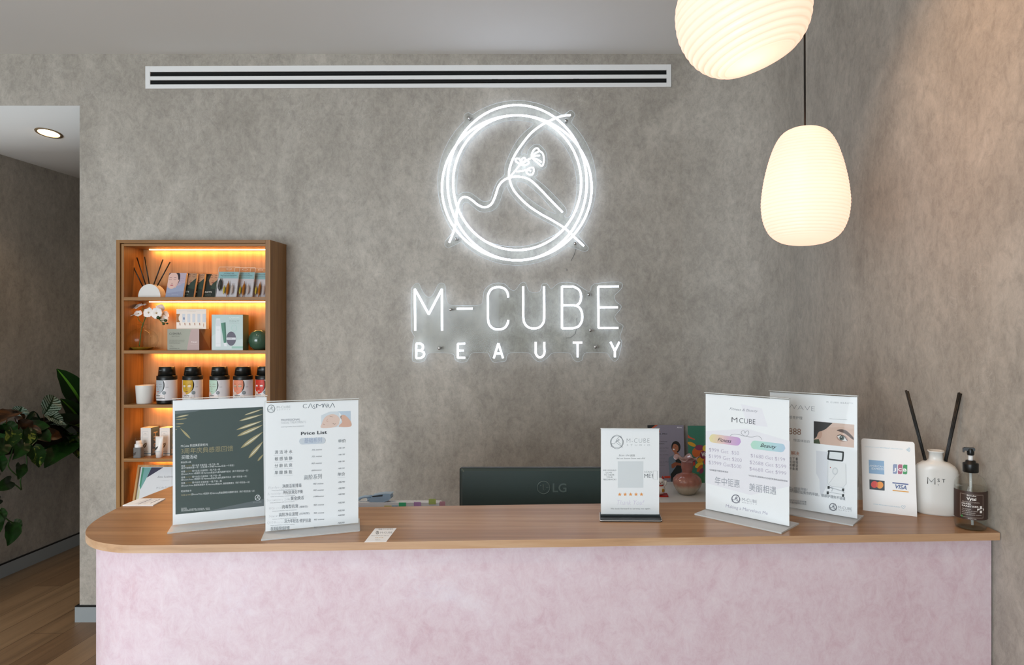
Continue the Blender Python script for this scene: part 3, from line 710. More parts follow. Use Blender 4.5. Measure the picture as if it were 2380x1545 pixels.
def art_fit(A):
    P = '#b9aec2'; K = '#34343e'
    A.poly([(165, 470), (560, 440), (972, 560), (978, 1010), (600, 1100), (165, 980)], '#f4f1f7')
    A.poly([(500, 200), (700, 240), (760, 420), (560, 400)], '#f5f2f8'); A.up(); A.up()
    T = lambda s, x0, y0, x1, y1, h, c, b=0, sh=0: A.text(s, x0, y0, x1, y1, h, c, b, sh)
    T('Fitness & Beauty', 392, 258, 662, 278, 26, '#8f8d99', -.01, .3)
    T('M', 412, 378, 466, 382, 50, K, -.012); T('CUBE', 485, 384, 640, 397, 50, K, -.012)
    A.line([(x, y) for x, y, _ in spline([(398, 513, 0), (430, 496, 0), (480, 500, 0), (545, 515, 0), (578, 490, 0), (572, 462, 0), (548, 470, 0), (542, 486, 0), (532, 462, 0), (508, 468, 0), (510, 492, 0), (545, 515, 0), (610, 523, 0), (660, 512, 0), (690, 525, 0), (706, 548, 0)], 5)], 3.2, '#8b8b93')
    pill(A, 198, 536, 503, 572, 84, ['#efe6a8', '#efcfc0', '#dcb6d4', '#cba6dc']); pill(A, 596, 595, 932, 632, 84, ['#bfe6d2', '#bfe4dd', '#bcdde4', '#b9d2e8']); A.up()
    T('Fitness', 278, 568, 412, 584, 36, '#24222e', .005, .45); T('Beauty', 690, 618, 845, 637, 36, '#24222e', .005, .45)
    for s, x0, y0, x1, y1 in (('$999 Get  $50', 198, 668, 485, 702), ('$1999 Get $200', 196, 730, 512, 772), ('$3999 Get$500', 196, 793, 508, 836), ('$1688 Get $199', 598, 722, 930, 762), ('$2688 Get $599', 590, 788, 942, 832), ('$4688 Get $999', 588, 852, 944, 898)):
        T(s, x0, y0, x1, y1, 36, P, -.014)
    T('*训练营不参加本活动', 202, 858, 382, 880, 14, '#4c4a55', .01); T('*本活动不以美容界DPS光电项目套餐活动同时享用', 578, 910, 956, 966, 13, '#4c4a55', .01)
    T('年中钜惠', 255, 988, 495, 1022, 60, '#a3a5ae', 0); T('美丽相遇', 585, 1050, 848, 1088, 60, '#a3a5ae', 0)
    logo(A, 458, 1138, 42, '#8c8c98', 4, .1); T('M-CUBE', 518, 1158, 663, 1180, 32, '#92929d', -.012); T('B E A U T Y', 520, 1176, 663, 1198, 8, '#a09fac')
    T('Making a Marvelous Me', 362, 1222, 768, 1296, 32, '#b3acc0', -.008, .1)
def art_wave(A):
    T = lambda s, x0, y0, x1, y1, h, c, b=0, sh=0, sp=1: A.text(s, x0, y0, x1, y1, h, c, b, sh, sp)
    T('M CUBE BEAUTY', 1335, 180, 1588, 194, 14, '#7d8187', -.01, 0, 1.4)
    T('EYEWAVE', 800, 222, 1224, 266, 48, '#7b8088', -.028)
    T('眼部护眼亮护理', 880, 330, 1103, 346, 24, '#8d9197'); T('$888', 930, 488, 1090, 500, 62, '#9b7866', .0); T('恒温体验价', 1018, 560, 1178, 578, 20, '#8d9197')
    A.line([(1363, 338), (1533, 349)], 2, '#5f646a')
    A.poly([(1213, 363), (1601, 396), (1601, 625), (1213, 582)], '#d5b4a2'); A.up()
    A.poly([(1213, 363), (1395, 379), (1330, 440), (1270, 470), (1240, 520), (1213, 545)], '#2b2522')
    A.poly([(1213, 545), (1262, 540), (1278, 588), (1213, 582)], '#3e4a2c')
    A.poly([(1395, 379), (1601, 396), (1601, 440), (1500, 420), (1380, 425), (1350, 420)], '#dcbfb0'); A.up()
    A.poly([(x, y) for x, y, _ in spline([(1433, 452, 0), (1480, 442, 0), (1530, 458, 0), (1592, 520, 0), (1592, 545, 0), (1520, 490, 0), (1470, 468, 0)], 4, True)], '#5a4238')
    A.ell(1486, 530, 56, 34, '#b08a78', rot=.35); A.ell(1270, 500, 22, 40, '#c59d88', rot=.3); A.up()
    A.poly([(x, y) for x, y, _ in spline([(1440, 508, 0), (1470, 502, 0), (1505, 515, 0), (1535, 556, 0), (1498, 556, 0), (1462, 540, 0)], 4, True)], '#e8e2de'); A.up()
    A.ell(1484, 528, 24, 24, '#39463c'); A.up(); A.ell(1484, 528, 11, 11, '#0d0f0e'); A.line([(1438, 506), (1468, 498), (1506, 510), (1538, 556)], 6, '#33231e'); A.up(); A.ell(1478, 519, 4, 4, '#ffffff')
    A.poly([(1238, 655), (1345, 668), (1345, 1000), (1300, 1095), (1278, 1092), (1270, 940), (1238, 880)], '#e7e8ee')
    T('一次 解决', 900, 680, 1075, 702, 30, '#c98a72', .012)
    for i, s in enumerate(('提拉 皮肤 下 垂', '改善 眼周 凹 陷', '淡化 黑眼 眼 袋', '改善 各种 鱼 尾')): T(s, 900, 738 + i*33, 1062, 752 + i*33, 22, '#4c5056', .01)
    # treatment machine on castors
    A.poly([(1352, 752), (1524, 778), (1530, 985), (1500, 1022), (1390, 1012), (1352, 985)], '#f3f3f4'); A.up()
    A.line([(1354, 752), (1352, 985), (1392, 1013), (1500, 1022), (1530, 985), (1524, 790)], 3, '#b9bcc0')
    A.line([(x, y) for x, y, _ in spline([(1360, 668, 0), (1362, 658, 0), (1485, 668, 0), (1497, 682, 0), (1492, 745, 0), (1478, 754, 0), (1365, 740, 0), (1354, 726, 0)], 5, True)], 15, '#1f2424', True)
    A.poly([(1368, 672), (1484, 682), (1480, 742), (1370, 728)], '#eceef0')
    A.ell(1422, 858, 28, 38, '#d7d9dc'); A.ell(1376, 822, 5, 5, '#b03a30'); A.up(); A.ell(1422, 858, 18, 26, '#eeeeef')
    A.line([(1440, 875), (1380, 960), (1350, 1000)], 3, '#c9cbce')
    for q in ([(1360, 1018), (1400, 1030), (1390, 1062)], [(1510, 1025), (1490, 1045), (1512, 1080)], [(1360, 1018), (1500, 1060)]): A.line(q, 8, '#c8cace')
    for x, y in ((1352, 1076), (1500, 1102), (1360, 1022), (1500, 1046)): A.rect(x-10, y-14, x+10, y+14, '#1f2424')
    for x, y in ((1352, 1060),): A.line([(1352, 1068), (1500, 1092)], 5, '#c8cace')
    T('从现在起从眼前开始！', 880, 1032, 1155, 1058, 22, '#9599a0'); T('别让眼部的细纹出卖你的年龄，眼部护理刻不容缓', 880, 1052, 1522, 1148, 24, '#7d8188')
    T('本店保留活动时间与各项活动优惠', 900, 1148, 1145, 1178, 15, '#8d9197'); T('图片仅供参考最终解释权归本店', 900, 1170, 1145, 1200, 15, '#8d9197')
    logo(A, 1404, 1218, 37, '#8c8c94', 4, .12); T('M-CUBE', 1455, 1233, 1588, 1253, 28, '#96979d', -.012); T('B E A U T Y', 1458, 1250, 1588, 1270, 7, '#a4a5ab')
def star(A, cx, cy, r, c):
    A.poly([(cx + (r if i % 2 == 0 else r*.42)*math.sin(PI*i/5), cy - (r if i % 2 == 0 else r*.42)*math.cos(PI*i/5)) for i in range(10)], c)
def art_scan(A):
    T = lambda s, x0, y0, x1, y1, h, c, b=0, sh=0, sp=1: A.text(s, x0, y0, x1, y1, h, c, b, sh, sp)
    C = '#62666c'
    logo(A, 427, 398, 71, '#6f757b', 3); T('M-CUBE', 530, 408, 768, 408, 48, '#6a6f76', -.028, 0, 1.15); T('S  T  U  D  I  O', 532, 440, 772, 440, 16, '#74797f', -.02)
    T('Scan the', 446, 548, 560, 548, 19, C, -.008, .25); T('QR CODE,', 568, 550, 688, 550, 19, '#3e4248', .008, .25); T('let us know how we did', 424, 580, 722, 580, 19, C, -.008, .25)
    A.rect(436, 604, 704, 884, '#e3e6e9')
    for i, (s, x0, x1) in enumerate((('WE WOULD', 280, 420), ('LOVE', 312, 376), ('TO HEAR', 292, 400), ('YOUR', 316, 382), ('FEEDBACK!', 280, 420))): T(s, x0, 705 + i*24.5, x1, 705 + i*24.5, 15, C, -.002)
    T('SCAN', 714, 726, 790, 726, 20, C, -.015); T('ME!', 714, 780, 798, 780, 44, '#4a4f55', -.008)
    A.line([(806, 706), (848, 706), (850, 800), (806, 790)], 2.5, '#7d8288', True); A.line([(806, 740), (800, 760), (806, 778)], 3, '#4a4f55')
    for i in range(5): star(A, 456 + i*57, 955, 22, '#f2a45c')
    T('Thank You!', 430, 1066, 712, 1066, 52, '#d9cde6', -.02, .3); T('We look forward to serving you again.', 360, 1114, 780, 1114, 15, C, -.004)
def art_card(A):
    T = lambda s, x0, y0, x1, y1, h, c, b=0, sh=0: A.text(s, x0, y0, x1, y1, h, c, b, sh)
    BL = '#8ab6cc'
    T('CONTACTLESS', 196, 560, 330, 570, 9, '#a9c9d8', -.01); T('PAYMENT', 336, 570, 428, 577, 9, BL, .01); T('PREFERRED', 434, 577, 545, 585, 9, '#a9c9d8', -.01)
    for r_ in (8, 18, 28, 38): A.line([(572 + r_*math.cos(t), 583 + r_*.8*math.sin(t) + 2) for t in [(-.75 + 1.5*i/8) for i in range(9)]], 4, '#7fb2cb')
    A.poly([(233, 678), (375, 690), (380, 818), (238, 805)], '#8fb4d6'); A.up()
    T('AMERICAN', 240, 742, 372, 752, 18, '#e9f0f6', .01); T('EXPRESS', 262, 768, 374, 777, 18, '#e9f0f6', .01)
    for i, (c0, x) in enumerate((('#8d9cbd', 458), ('#b2607c', 505), ('#3f9a5d', 551))):
        A.poly([(x + 8, 718 + i*2.5), (x + 40, 721 + i*2.5), (x + 41, 800 + i*2.5), (x + 32, 811 + i*2.5), (x + 1, 807 + i*2.5), (x, 728 + i*2.5)], c0)
    A.up(); T('J', 464, 780, 488, 781, 26, '#ffffff', .03); T('C', 508, 783, 540, 785, 26, '#ffffff', .03); T('B', 555, 786, 586, 788, 26, '#ffffff', .03)
    A.poly([(242, 863), (384, 877), (386, 970), (245, 957)], '#2b3238'); A.up(); A.ell(290, 911, 32, 33, '#e4473f', 28); A.up(); A.ell(341, 917, 32, 33, '#f29a38', 28); A.up()
    A.poly([(315.5 + 8*math.cos(t), 914 + 25*math.sin(t)) for t in [2*PI*i/16 for i in range(16)]], '#ea6a36')
    A.poly([(457, 889), (606, 905), (606, 915), (457, 900)], '#4f6096'); A.poly([(460, 962), (611, 978), (611, 987), (460, 972)], '#e2a23c')
    T('VISA', 484, 947, 592, 961, 38, '#41568f', .02, .2)
    T('MADE FROM RECYCLED PLASTIC', 285, 1102, 538, 1134, 8, '#8ab6cc', .004)
    A.line([(x, y) for x, y, _ in spline([(565, 1142, 0), (548, 1124, 0), (551, 1114, 0), (560, 1113, 0), (566, 1122, 0), (574, 1114, 0), (582, 1118, 0), (581, 1128, 0)], 4, True)], 2.5, '#8ab6cc', True)

sign_holder('clear acrylic stand holding a white-edged dark green poster with gold palm leaves', (-.9410, 1.490), (-.7590, 1.569), .2965, [(82, 125), (983, 90), (983, 1230), (84, 1325)], art_dark)
sign_holder('clear acrylic stand holding the white Price List sheet, in front of the dark poster', (-.7034, 1.442), (-.5155, 1.5086), .2960, [(945, 140), (1838, 105), (1848, 1303), (957, 1388)], art_price)
sign_holder('clear acrylic stand holding the lilac Fitness and Beauty sheet with coloured pills', (.3170, 1.629), (.4827, 1.481), .2985, [(157, 92), (970, 140), (985, 1415), (163, 1240)], art_fit)
sign_holder('clear acrylic stand holding a white sheet with an eye photo, behind the lilac one', (.4918, 1.673), (.6646, 1.541), .2985, [(785, 66), (1633, 115), (1645, 1340), (785, 1195)], art_wave)

# small upright stand with feedback text, black lower trim
t = thing('sign_holder', 'small upright acrylic stand with five orange stars on a black base', 'sign', (.0520, 1.572, ZT), -.02, 'clear acrylic sign holders on the counter')
w, h, z0 = .1415, .2160, .0085
sh = MB().box(0, w, 0, .0008, z0, h, M_PAPER)
A = Art(sh, homog([(260, 258), (868, 262), (870, 1168), (258, 1163)], [(0, h), (w, h), (w, z0), (0, z0)]), lambda u, v, l: (u, -l - .00005, v))
art_scan(A); sh.build('printed_sheet', t)
MB().box(-.001, w + .001, -.0048, -.0028, z0, h, M_ACRY).build('front_panel', t)
MB().box(-.001, w + .001, -.0048, .0050, h, h + .0012, M_RIM).build('top_edge', t)
MB().box(-.001, w + .001, -.0052, .0052, .0042, .0085, mat('smoked_trim', '#3a4042', .2)).build('holder_trim', t)
MB().rbox(-.003, w + .004, -.036, .036, .0, .0018, M_BLACK, .006, 'z').build('base', t)
MB().rbox(-.003, w + .004, -.036, .036, .0018, .0032, M_WHITE, .006, 'z').build('base_layer', t)
MB().rbox(-.002, w + .003, -.035, .035, .0032, .0044, M_BLACK, .006, 'z').build('base_cap', t)

# payment card stand: a bent white plate with a back lip
t = thing('payment_sign', 'white plastic card-payment stand with four card logos, left of the reed diffuser', 'sign', (.7178, 1.635, ZT), math.atan2(-.057, .1076))
w, h, bk = .1218, .1775, .028
fnp = lambda u, v, l: (u - .006*v/h, bk*v/h - l, v)
b = MB(); pts = rrect(0, 0, w, h, .006); pts = [(a, c) for a, c in pts if c > h*.4] + [(0, 0), (w, 0)]
n = len(pts); vs = [fnp(a, c, 0) for a, c in pts] + [fnp(a, c, -.003) for a, c in pts]
b.add(vs, [tuple(q) for q in tess(pts)] + [tuple(n+i for i in reversed(q)) for q in tess(pts)] + [(i, (i+1) % n, n + (i+1) % n, n+i) for i in range(n)], M_WHITE)
A = Art(b, homog([(162, 480), (650, 515), (698, 1222), (185, 1160)], [(0, h), (w, h), (w, 0), (0, 0)]), fnp); art_card(A)
b.build('front_plate', t)
b = MB(); b.box(0, w, .002, .060, 0, .003, M_WHITE); b.box(0, w, .058, .061, 0, .02, M_WHITE); b.build('back_foot', t, bevel=.0008)

# reed diffuser bottle, white ceramic
t = thing('reed_diffuser', 'white flat oval diffuser bottle with two bundles of black reeds, lettered M ST', 'reed diffuser', (.8900, 1.612, ZT), math.atan2(-.42, .91))
prof = [(.044, 0), (.0485, .003), (.0495, .010), (.0495, .102), (.048, .110), (.042, .119), (.030, .127), (.0185, .131), (.0165, .134), (.0158, .138), (.0158, .151), (.0190, .1535), (.0190, .156), (.0145, .156), (.0135, .13)]
b = MB(); n = 56; v = []; f = []
for r_, z in prof:
    k = max(0, min(1, (r_ - .019)/(.0495 - .019))); sy = 1 - .46*k
    for i in range(n):
        a = 2*PI*i/n; ca, sa = math.cos(a), math.sin(a); e = .8
        v.append((r_*math.copysign(abs(ca)**e, ca), r_*sy*math.copysign(abs(sa)**e, sa), z))
for j in range(len(prof)-1):
    for i in range(n): f.append((j*n+i, j*n+(i+1) % n, (j+1)*n+(i+1) % n, (j+1)*n+i))
f.append(tuple(reversed(range(n))))
MC = mat('white_ceramic', '#dcdcd8', .28)
b.add(v, f, MC, True)
A = Art(b, lambda x, y: (x, y), lambda u, v_, l: (u, -.0270 - l, v_))
b.build('bottle', t)
b = MB(); A = Art(b, lambda x, y: (x, y), lambda u, v_, l: (u, -.0269 - l - .0004, v_))
def T3(s, x, y, h, bo): 
    g, fa, w_ = glyphs(s, bo); b.add([(x + a*h/CAP, -.0276, y + c*h/CAP) for a, c in g], fa, ink('#15171a'))
b.tube([(-.020, -.0276, .0765), (-.020, -.0276, .0925), (-.012, -.0276, .0815), (-.004, -.0276, .0925), (-.004, -.0276, .0765)], .0008, ink('#15171a'), 5); T3('S', .0015, .0830, .0085, 0); T3('T', .0110, .0830, .0085, 0); b.box(.0025, .0040, -.0277, -.0273, .0755, .0770, ink('#15171a'))
b.build('lettering', t)
for k, (bx, tx, tz, ty) in enumerate(((-.003, -.066, .302, .0), (.004, .052, .300, .010))):
    for q in range(4):
        ox, oy = ((0, 0), (.0028, .001), (.0012, -.0024), (-.0012, .0026))[q]
        MB().tube([(bx*1.0 + ox, oy, .04), (bx + (tx-bx)*1.0 + ox*1.6, ty + oy*1.6, tz + (.002, -.001, 0, .001)[q])], .0016, M_BLACK, 8).build('reed', t)

# hand sanitiser
sx, sy_ = .9040, 1.492
t = thing('hand_sanitiser', 'clear pump bottle of hand sanitiser with brown label and black pump', 'hand sanitiser', (sx, sy_, ZT), -.50)
body = [(.027, 0), (.0315, .002), (.0335, .008), (.034, .02), (.034, .094), (.0325, .106), (.027, .116), (.018, .122), (.0135, .1245), (.0135, .130)]
MB().lathe(body, M_GLASS, n=48, caps=True).build('bottle', t)
liq = [(.026, .0018), (.0308, .0035), (.0325, .009), (.0328, .094), (.0326, .0945)]
MB().lathe(liq, thin_clear('clear_gel', '#f6f8f7', .01, .99), n=40).build('gel', t)
b = MB(); n = 36; ar = [math.radians(-170 + 160*i/n) for i in range(n+1)]
b.add([(.0344*math.cos(a), .0344*math.sin(a), z) for z in (.026, .090) for a in ar], [(i, i+1, n+2+i, n+1+i) for i in range(n)], ink('#3d2b24'), True)
cyl = lambda u, v_, l: ((.0345 + l)*math.sin(u/.0345), -(.0345 + l)*math.cos(u/.0345), v_)
A = Art(b, lambda x, y: ((x - 1225)*.0000725*1000/1000*3.35 if 0 else (x - 1218)*.000250, .090 - (y - 945)*.000225), cyl)
wq = '#e6e1dc'
for q in ([(1125, 975), (1318, 975)], [(1318, 975), (1318, 1205)], [(1318, 1205), (1125, 1205)], [(1125, 1205), (1125, 975)]):
    (xa, ya), (xb, yb) = q; A.line([(xa + (xb-xa)*i/8, ya + (yb-ya)*i/8) for i in range(9)], 2.5, '#a8988c')
A.text('Scrubs', 1182, 992, 1256, 992, 14, wq, .02); A.text('Vytal', 1180, 1032, 1256, 1032, 28, wq, .03); A.text('ANTIBACTERIAL', 1140, 1058, 1286, 1058, 12, '#b9aca2'); A.text('HAND', 1140, 1078, 1214, 1078, 15, wq, .02); A.text('SANITISER', 1140, 1102, 1278, 1102, 16, wq, .02)
A.up(); A.up(); A.poly([(1286, 1085), (1306, 1085), (1306, 1110), (1326, 1110), (1326, 1130), (1306, 1130), (1306, 1155), (1286, 1155), (1286, 1130), (1264, 1130), (1264, 1110), (1286, 1110)], wq)
for i, s in enumerate(('70% ALCOHOL', 'KILLS 99.99% OF GERMS', 'NO WATER REQUIRED', 'LEAVES HANDS CLEAN')): A.text(s, 1142, 1128 + i*18, (1216, 1270, 1250, 1300)[i], 1128 + i*18, 9, '#cfc6be')
A.poly([(1142, 1185), (1152, 1210), (1130, 1210)], '#3f8a4a'); A.text('500ML', 1190, 1222, 1260, 1222, 10, '#cfc6be')
b.build('label', t)
b = MB(); b.lathe([(.0155, .1285), (.0165, .1295), (.0165, .147), (.0160, .149), (.011, .150), (.010, .155), (.0055, .1555)], M_BLACK, n=32); b.build('pump_collar', t)
MB().lathe([(.0048, .150), (.0048, .1695)], M_WHITE, n=20).build('pump_stem', t)
b = MB(); b.lathe([(.0065, .167), (.0075, .169), (.0075, .180), (.0062, .183), (.001, .1838)], M_BLACK, n=24)
b.rbox(-.014, .009, -.0055, .0055, .1775, .1845, M_BLACK, .003, 'y'); b.box(-.016, -.012, -.0035, .0035, .173, .183, M_BLACK); b.build('pump_head', t, bevel=.0006)
MB().tube([(0, 0, .128), (.001, 0, .06), (.004, .002, .006)], .003, mat('dip_tube', '#e9ecec', .4, alpha=.7), 8).build('dip_tube', t)

# business card and folded leaflet on the worktop
def flat_sheet(label, cat, name, corners, th, draw, grp=None):
    P = [Vector((*(lambda D: ((x - CX)*D/F, D))(682.5/(y - 768)), ZT)) for x, y in corners]
    c = sum(P, Vector())/4; b = MB(); Q = [p - c for p in P]
    b.add([tuple(q) for q in Q] + [(q.x, q.y, th) for q in Q], [(0, 3, 2, 1), (4, 5, 6, 7)] + [(i, (i+1) % 4, 4 + (i+1) % 4, 4+i) for i in range(4)], M_PAPER)
    A = Art(b, homog(corners, [(q.x, q.y) for q in Q]), lambda u, v, l: (u, v, th + l)); draw(A)
    o = b.build(name, loc=c); return tag(o, label, cat)
def d_card(A):
    A.text('FREE TO REVIEW', 880, 1231.5, 914, 1231, 2.4, '#5c6167'); logo(A, 877, 1238, 3.4, '#8d9298', .5); A.text('M-CUBE', 884, 1240, 912, 1239.6, 4, '#9a9ea4')
    A.text('How would you rate us', 863, 1246, 903, 1245.6, 1.8, '#5c6167'); A.text('★★★★★', 872, 1251, 891, 1250.8, 2.2, '#c9a25c'); A.text('THANK YOU', 872, 1256, 884, 1255.8, 1.6, '#6d7278')
flat_sheet('small white review card lying flat at the front of the worktop', 'card', 'business_card', [(872, 1228), (922, 1227.3), (898, 1259), (847, 1260)], .0006, d_card)
def d_leaf(A):
    for i in range(7): A.text('M CUBE BEAUTY STUDIO TREATMENT PRICES', 313 + (6-i)*4.2, 1162.4 + i*1.7, 340 + (6-i)*4.2, 1162.4 + i*1.7, .8, '#a3a7b5')
    A.line([(352, 1161), (321, 1173.5)], .9, '#8e8fa8'); A.line([(372, 1161.5), (350, 1171)], .9, '#7a7a86')
flat_sheet('white folded leaflet lying on the left arm of the worktop', 'leaflet', 'folded_leaflet', [(324, 1159.6), (385, 1159.6), (356, 1175.2), (285, 1175.6)], .0022, d_leaf)
# ------------------------------------------------------------------ display cabinet on the back wall
YC = 3.158; CL, CR = -2.268, -1.514; ZTOP = 1.944
cab = thing('display_cabinet', 'tall oak wall shelving cabinet lit from inside, left of the neon sign', 'display cabinet', ((CL+CR)/2, YB, 0))
def cb(name, x0, x1, y0, y1, z0, z1, m, bev=.0008):
    ox, oy = cab.location.x, cab.location.y
    return MB().box(x0 - ox, x1 - ox, y0 - oy, y1 - oy, z0, z1, m).build(name, cab, bevel=bev)
cb('outer_side', CL, CL + .018, YC, YB, 0, ZTOP, M_CAB); cb('outer_side', CR - .024, CR, YC, YB, 0, ZTOP, M_CAB)
cb('top_board', CL + .018, CR - .024, YC, YB, ZTOP - .016, ZTOP, M_CABH)
cb('inner_side', CL + .021, CL + .034, YC + .006, YB, 0, ZTOP - .019, M_CAB)
cb('inner_top', CL + .034, CR - .024, YC + .006, YB, ZTOP - .030, ZTOP - .017, M_CABH)
cb('back_board', CL + .034, CR - .024, YB - .028, YB - .001, .0, ZTOP - .030, M_CABI)
SHZ = [1.664, 1.403, 1.137, .873, .608, .343]
M_LED = mat('led_strip', '#ffffff', .5, emis='#ffc878', es=9)
for k, z in enumerate([ZTOP - .030] + SHZ[:5]):
    if k: cb('shelf', CL + .034, CR - .024, YC + .004, YB - .028, z - .016, z, M_CABH)
    zz = z if k == 0 else z - .016
    if k < 5:
        cb('led_strip', CL + .075, CR - .026, YB - .046, YB - .038, zz - .004, zz, M_LED, 0)
        area('shelf_led', ((CL + CR)/2 + .02, YB - .042, zz - .006), (0, 0, 0), .60, .006, 1.0, (1.0, .43, .10))
cb('plinth', CL + .034, CR - .024, YC + .02, YB - .028, 0, .07, M_CABH)
cb('shelf', CL + .034, CR - .024, YC + .004, YB - .028, .327, .343, M_CABH)
XI0, XI1 = CL + .034, CR - .024
S1, S2, S3, S4, S5 = SHZ[:5]
def sx_(px, D): return (px - CX)*D/F
def sz_(py, D): return EYE - (py - CY)*D/F

# shelf 1: dome diffuser
D = 3.215
x0, x1 = sx_(321, D), sx_(373, D); cx_ = (x0 + x1)/2; rw = (x1 - x0)/2; H = sz_(660, D) - S1
t = thing('reed_diffuser', 'white half-dome ceramic diffuser with five spread black reeds on the top shelf', 'reed diffuser', (cx_, D + .022, S1))
pts = [(-rw, 0)] + [(rw*math.cos(PI*(1 - i/24)), H*(math.sin(PI*i/24))**.9) for i in range(1, 24)] + [(rw, 0)]
MB().prism(pts, -.022, .022, MC, lambda a, b, c: (a, c, b), smooth=True).build('body', t, bevel=.002)
for (tx, ty), (bx, by_) in zip(((301.3, 602), (318.3, 598.6), (336.4, 596.7), (378.8, 603), (395.5, 608.7)), ((332.6, 664), (339.7, 662), (347.5, 661), (356, 662), (363.4, 665))):
    a = at(bx, by_ + 3, D + .022) - t.location; c = at(tx, ty, D + .022) - t.location
    MB().tube([tuple(a), tuple(c)], .0028, M_BLACK, 8).build('reed', t)

def face(A, cx, cy, w, h, skin, hair='#1d1614', lid='#7a5a4c', lip='#b0706a', hairside=1, rings=2, eyes=None, lips=True):
    if hair: A.ell(cx + hairside*w*.10, cy - h*.12, w*.56, h*.56, hair, 24, rings); A.up()
    A.ell(cx, cy, w*.48, h*.5, skin, 28, 3); A.up()
    for s in (-1, 1):
        ex, ey = cx + s*w*.20, cy - h*.06
        if eyes: A.ell(ex, ey + h*.01, w*.13, h*.055, eyes, 14)
        A.up(); A.line([(ex - w*.11, ey), (ex - w*.05, ey + h*.025), (ex + w*.05, ey + h*.025), (ex + w*.11, ey)], h*.018, lid)
        A.line([(ex - w*.12, ey - h*.09), (ex, ey - h*.12), (ex + w*.12, ey - h*.09)], h*.02, lid)
    A.line([(cx - w*.07, cy + h*.16), (cx, cy + h*.19), (cx + w*.07, cy + h*.16)], h*.018, lid)
    if lips: A.ell(cx, cy + h*.29, w*.14, h*.035, lip, 16)
    A.up()
# shelf 1: four leaning face-care boxes
def brochure(label, px, D, kind):
    wd, hh, lean, th = .0865, .1275, .033, .013
    x = sx_(px, D)
    t = thing('skincare_box', label, 'box', (x, D, S1), 0, 'leaning skincare boxes on the top shelf')
    t.rotation_euler = (-math.atan(lean/hh), 0, 0)
    pw = '#8c93ac' if kind == 0 else '#142420'
    b = MB(); b.box(0, wd, 0, th, 0, hh, mat('cream_card', '#d9c9b4', .6))
    A = Art(b, lambda x, y: (x*wd/100, (150 - y)*hh/150), lambda u, v, l: (u, -l, v))
    A.clip = (0, 0, wd, hh); A.rect(0, 0, 100, 150, pw); A.up()
    if kind == 0:
        A.poly([(100, 0), (0, 0), (0, 92), (60, 80), (100, 60)], '#b5a6b4'); A.poly([(0, 92), (60, 80), (100, 60), (100, 110), (0, 125)], '#98a0b8'); A.up()
        face(A, 26, 46, 66, 104, '#dcb9ae', '#2a2028', '#6a4a50', '#b8606c', .7, 1)
        A.poly([(42, 90), (52, 62), (58, 40), (64, 44), (60, 66), (50, 92)], '#d8b0a6')
        for i in range(4): A.line([(66, 40 + i*14), (78, 32 + i*15), (92, 38 + i*13)], 3, '#a89ab0')
        A.text('hydrating', 35, 136, 72, 136, 4, '#c9cfdf')
    else:
        face(A, 70, 26, 72, 100, '#a88468', '#120e0c', '#4a3026', '#7c4c40', .5, 1)
        A.poly([(40, 0), (56, 0), (44, 40), (54, 70), (96, 78), (100, 150), (0, 150), (0, 0)], '#10201b')
        A.poly([(0, 0), (45, 0), (36, 20), (0, 40)], '#0d1714'); A.up()
        A.poly([(68, 62), (100, 30), (100, 100), (60, 90)], '#22382f'); A.ell(18, 22, 6, 5, '#8a6a3c')
        A.text('PHYT’S', 32, 118, 70, 118, 8, '#d9dcd9', .02); A.text('CLARITE', 34, 134, 68, 134, 4, '#8fa09a')
    b.build('carton', t); return t
brochure('lilac skincare box with a woman\'s face, leaning at the left of its row', 384, 3.190, 0)
brochure('dark green skincare box directly behind the lilac one', 409, 3.210, 1)
brochure('dark green skincare box, third in the leaning row', 428, 3.232, 1)
brochure('dark green skincare box fully in view beside the blister packs', 462, 3.250, 1)

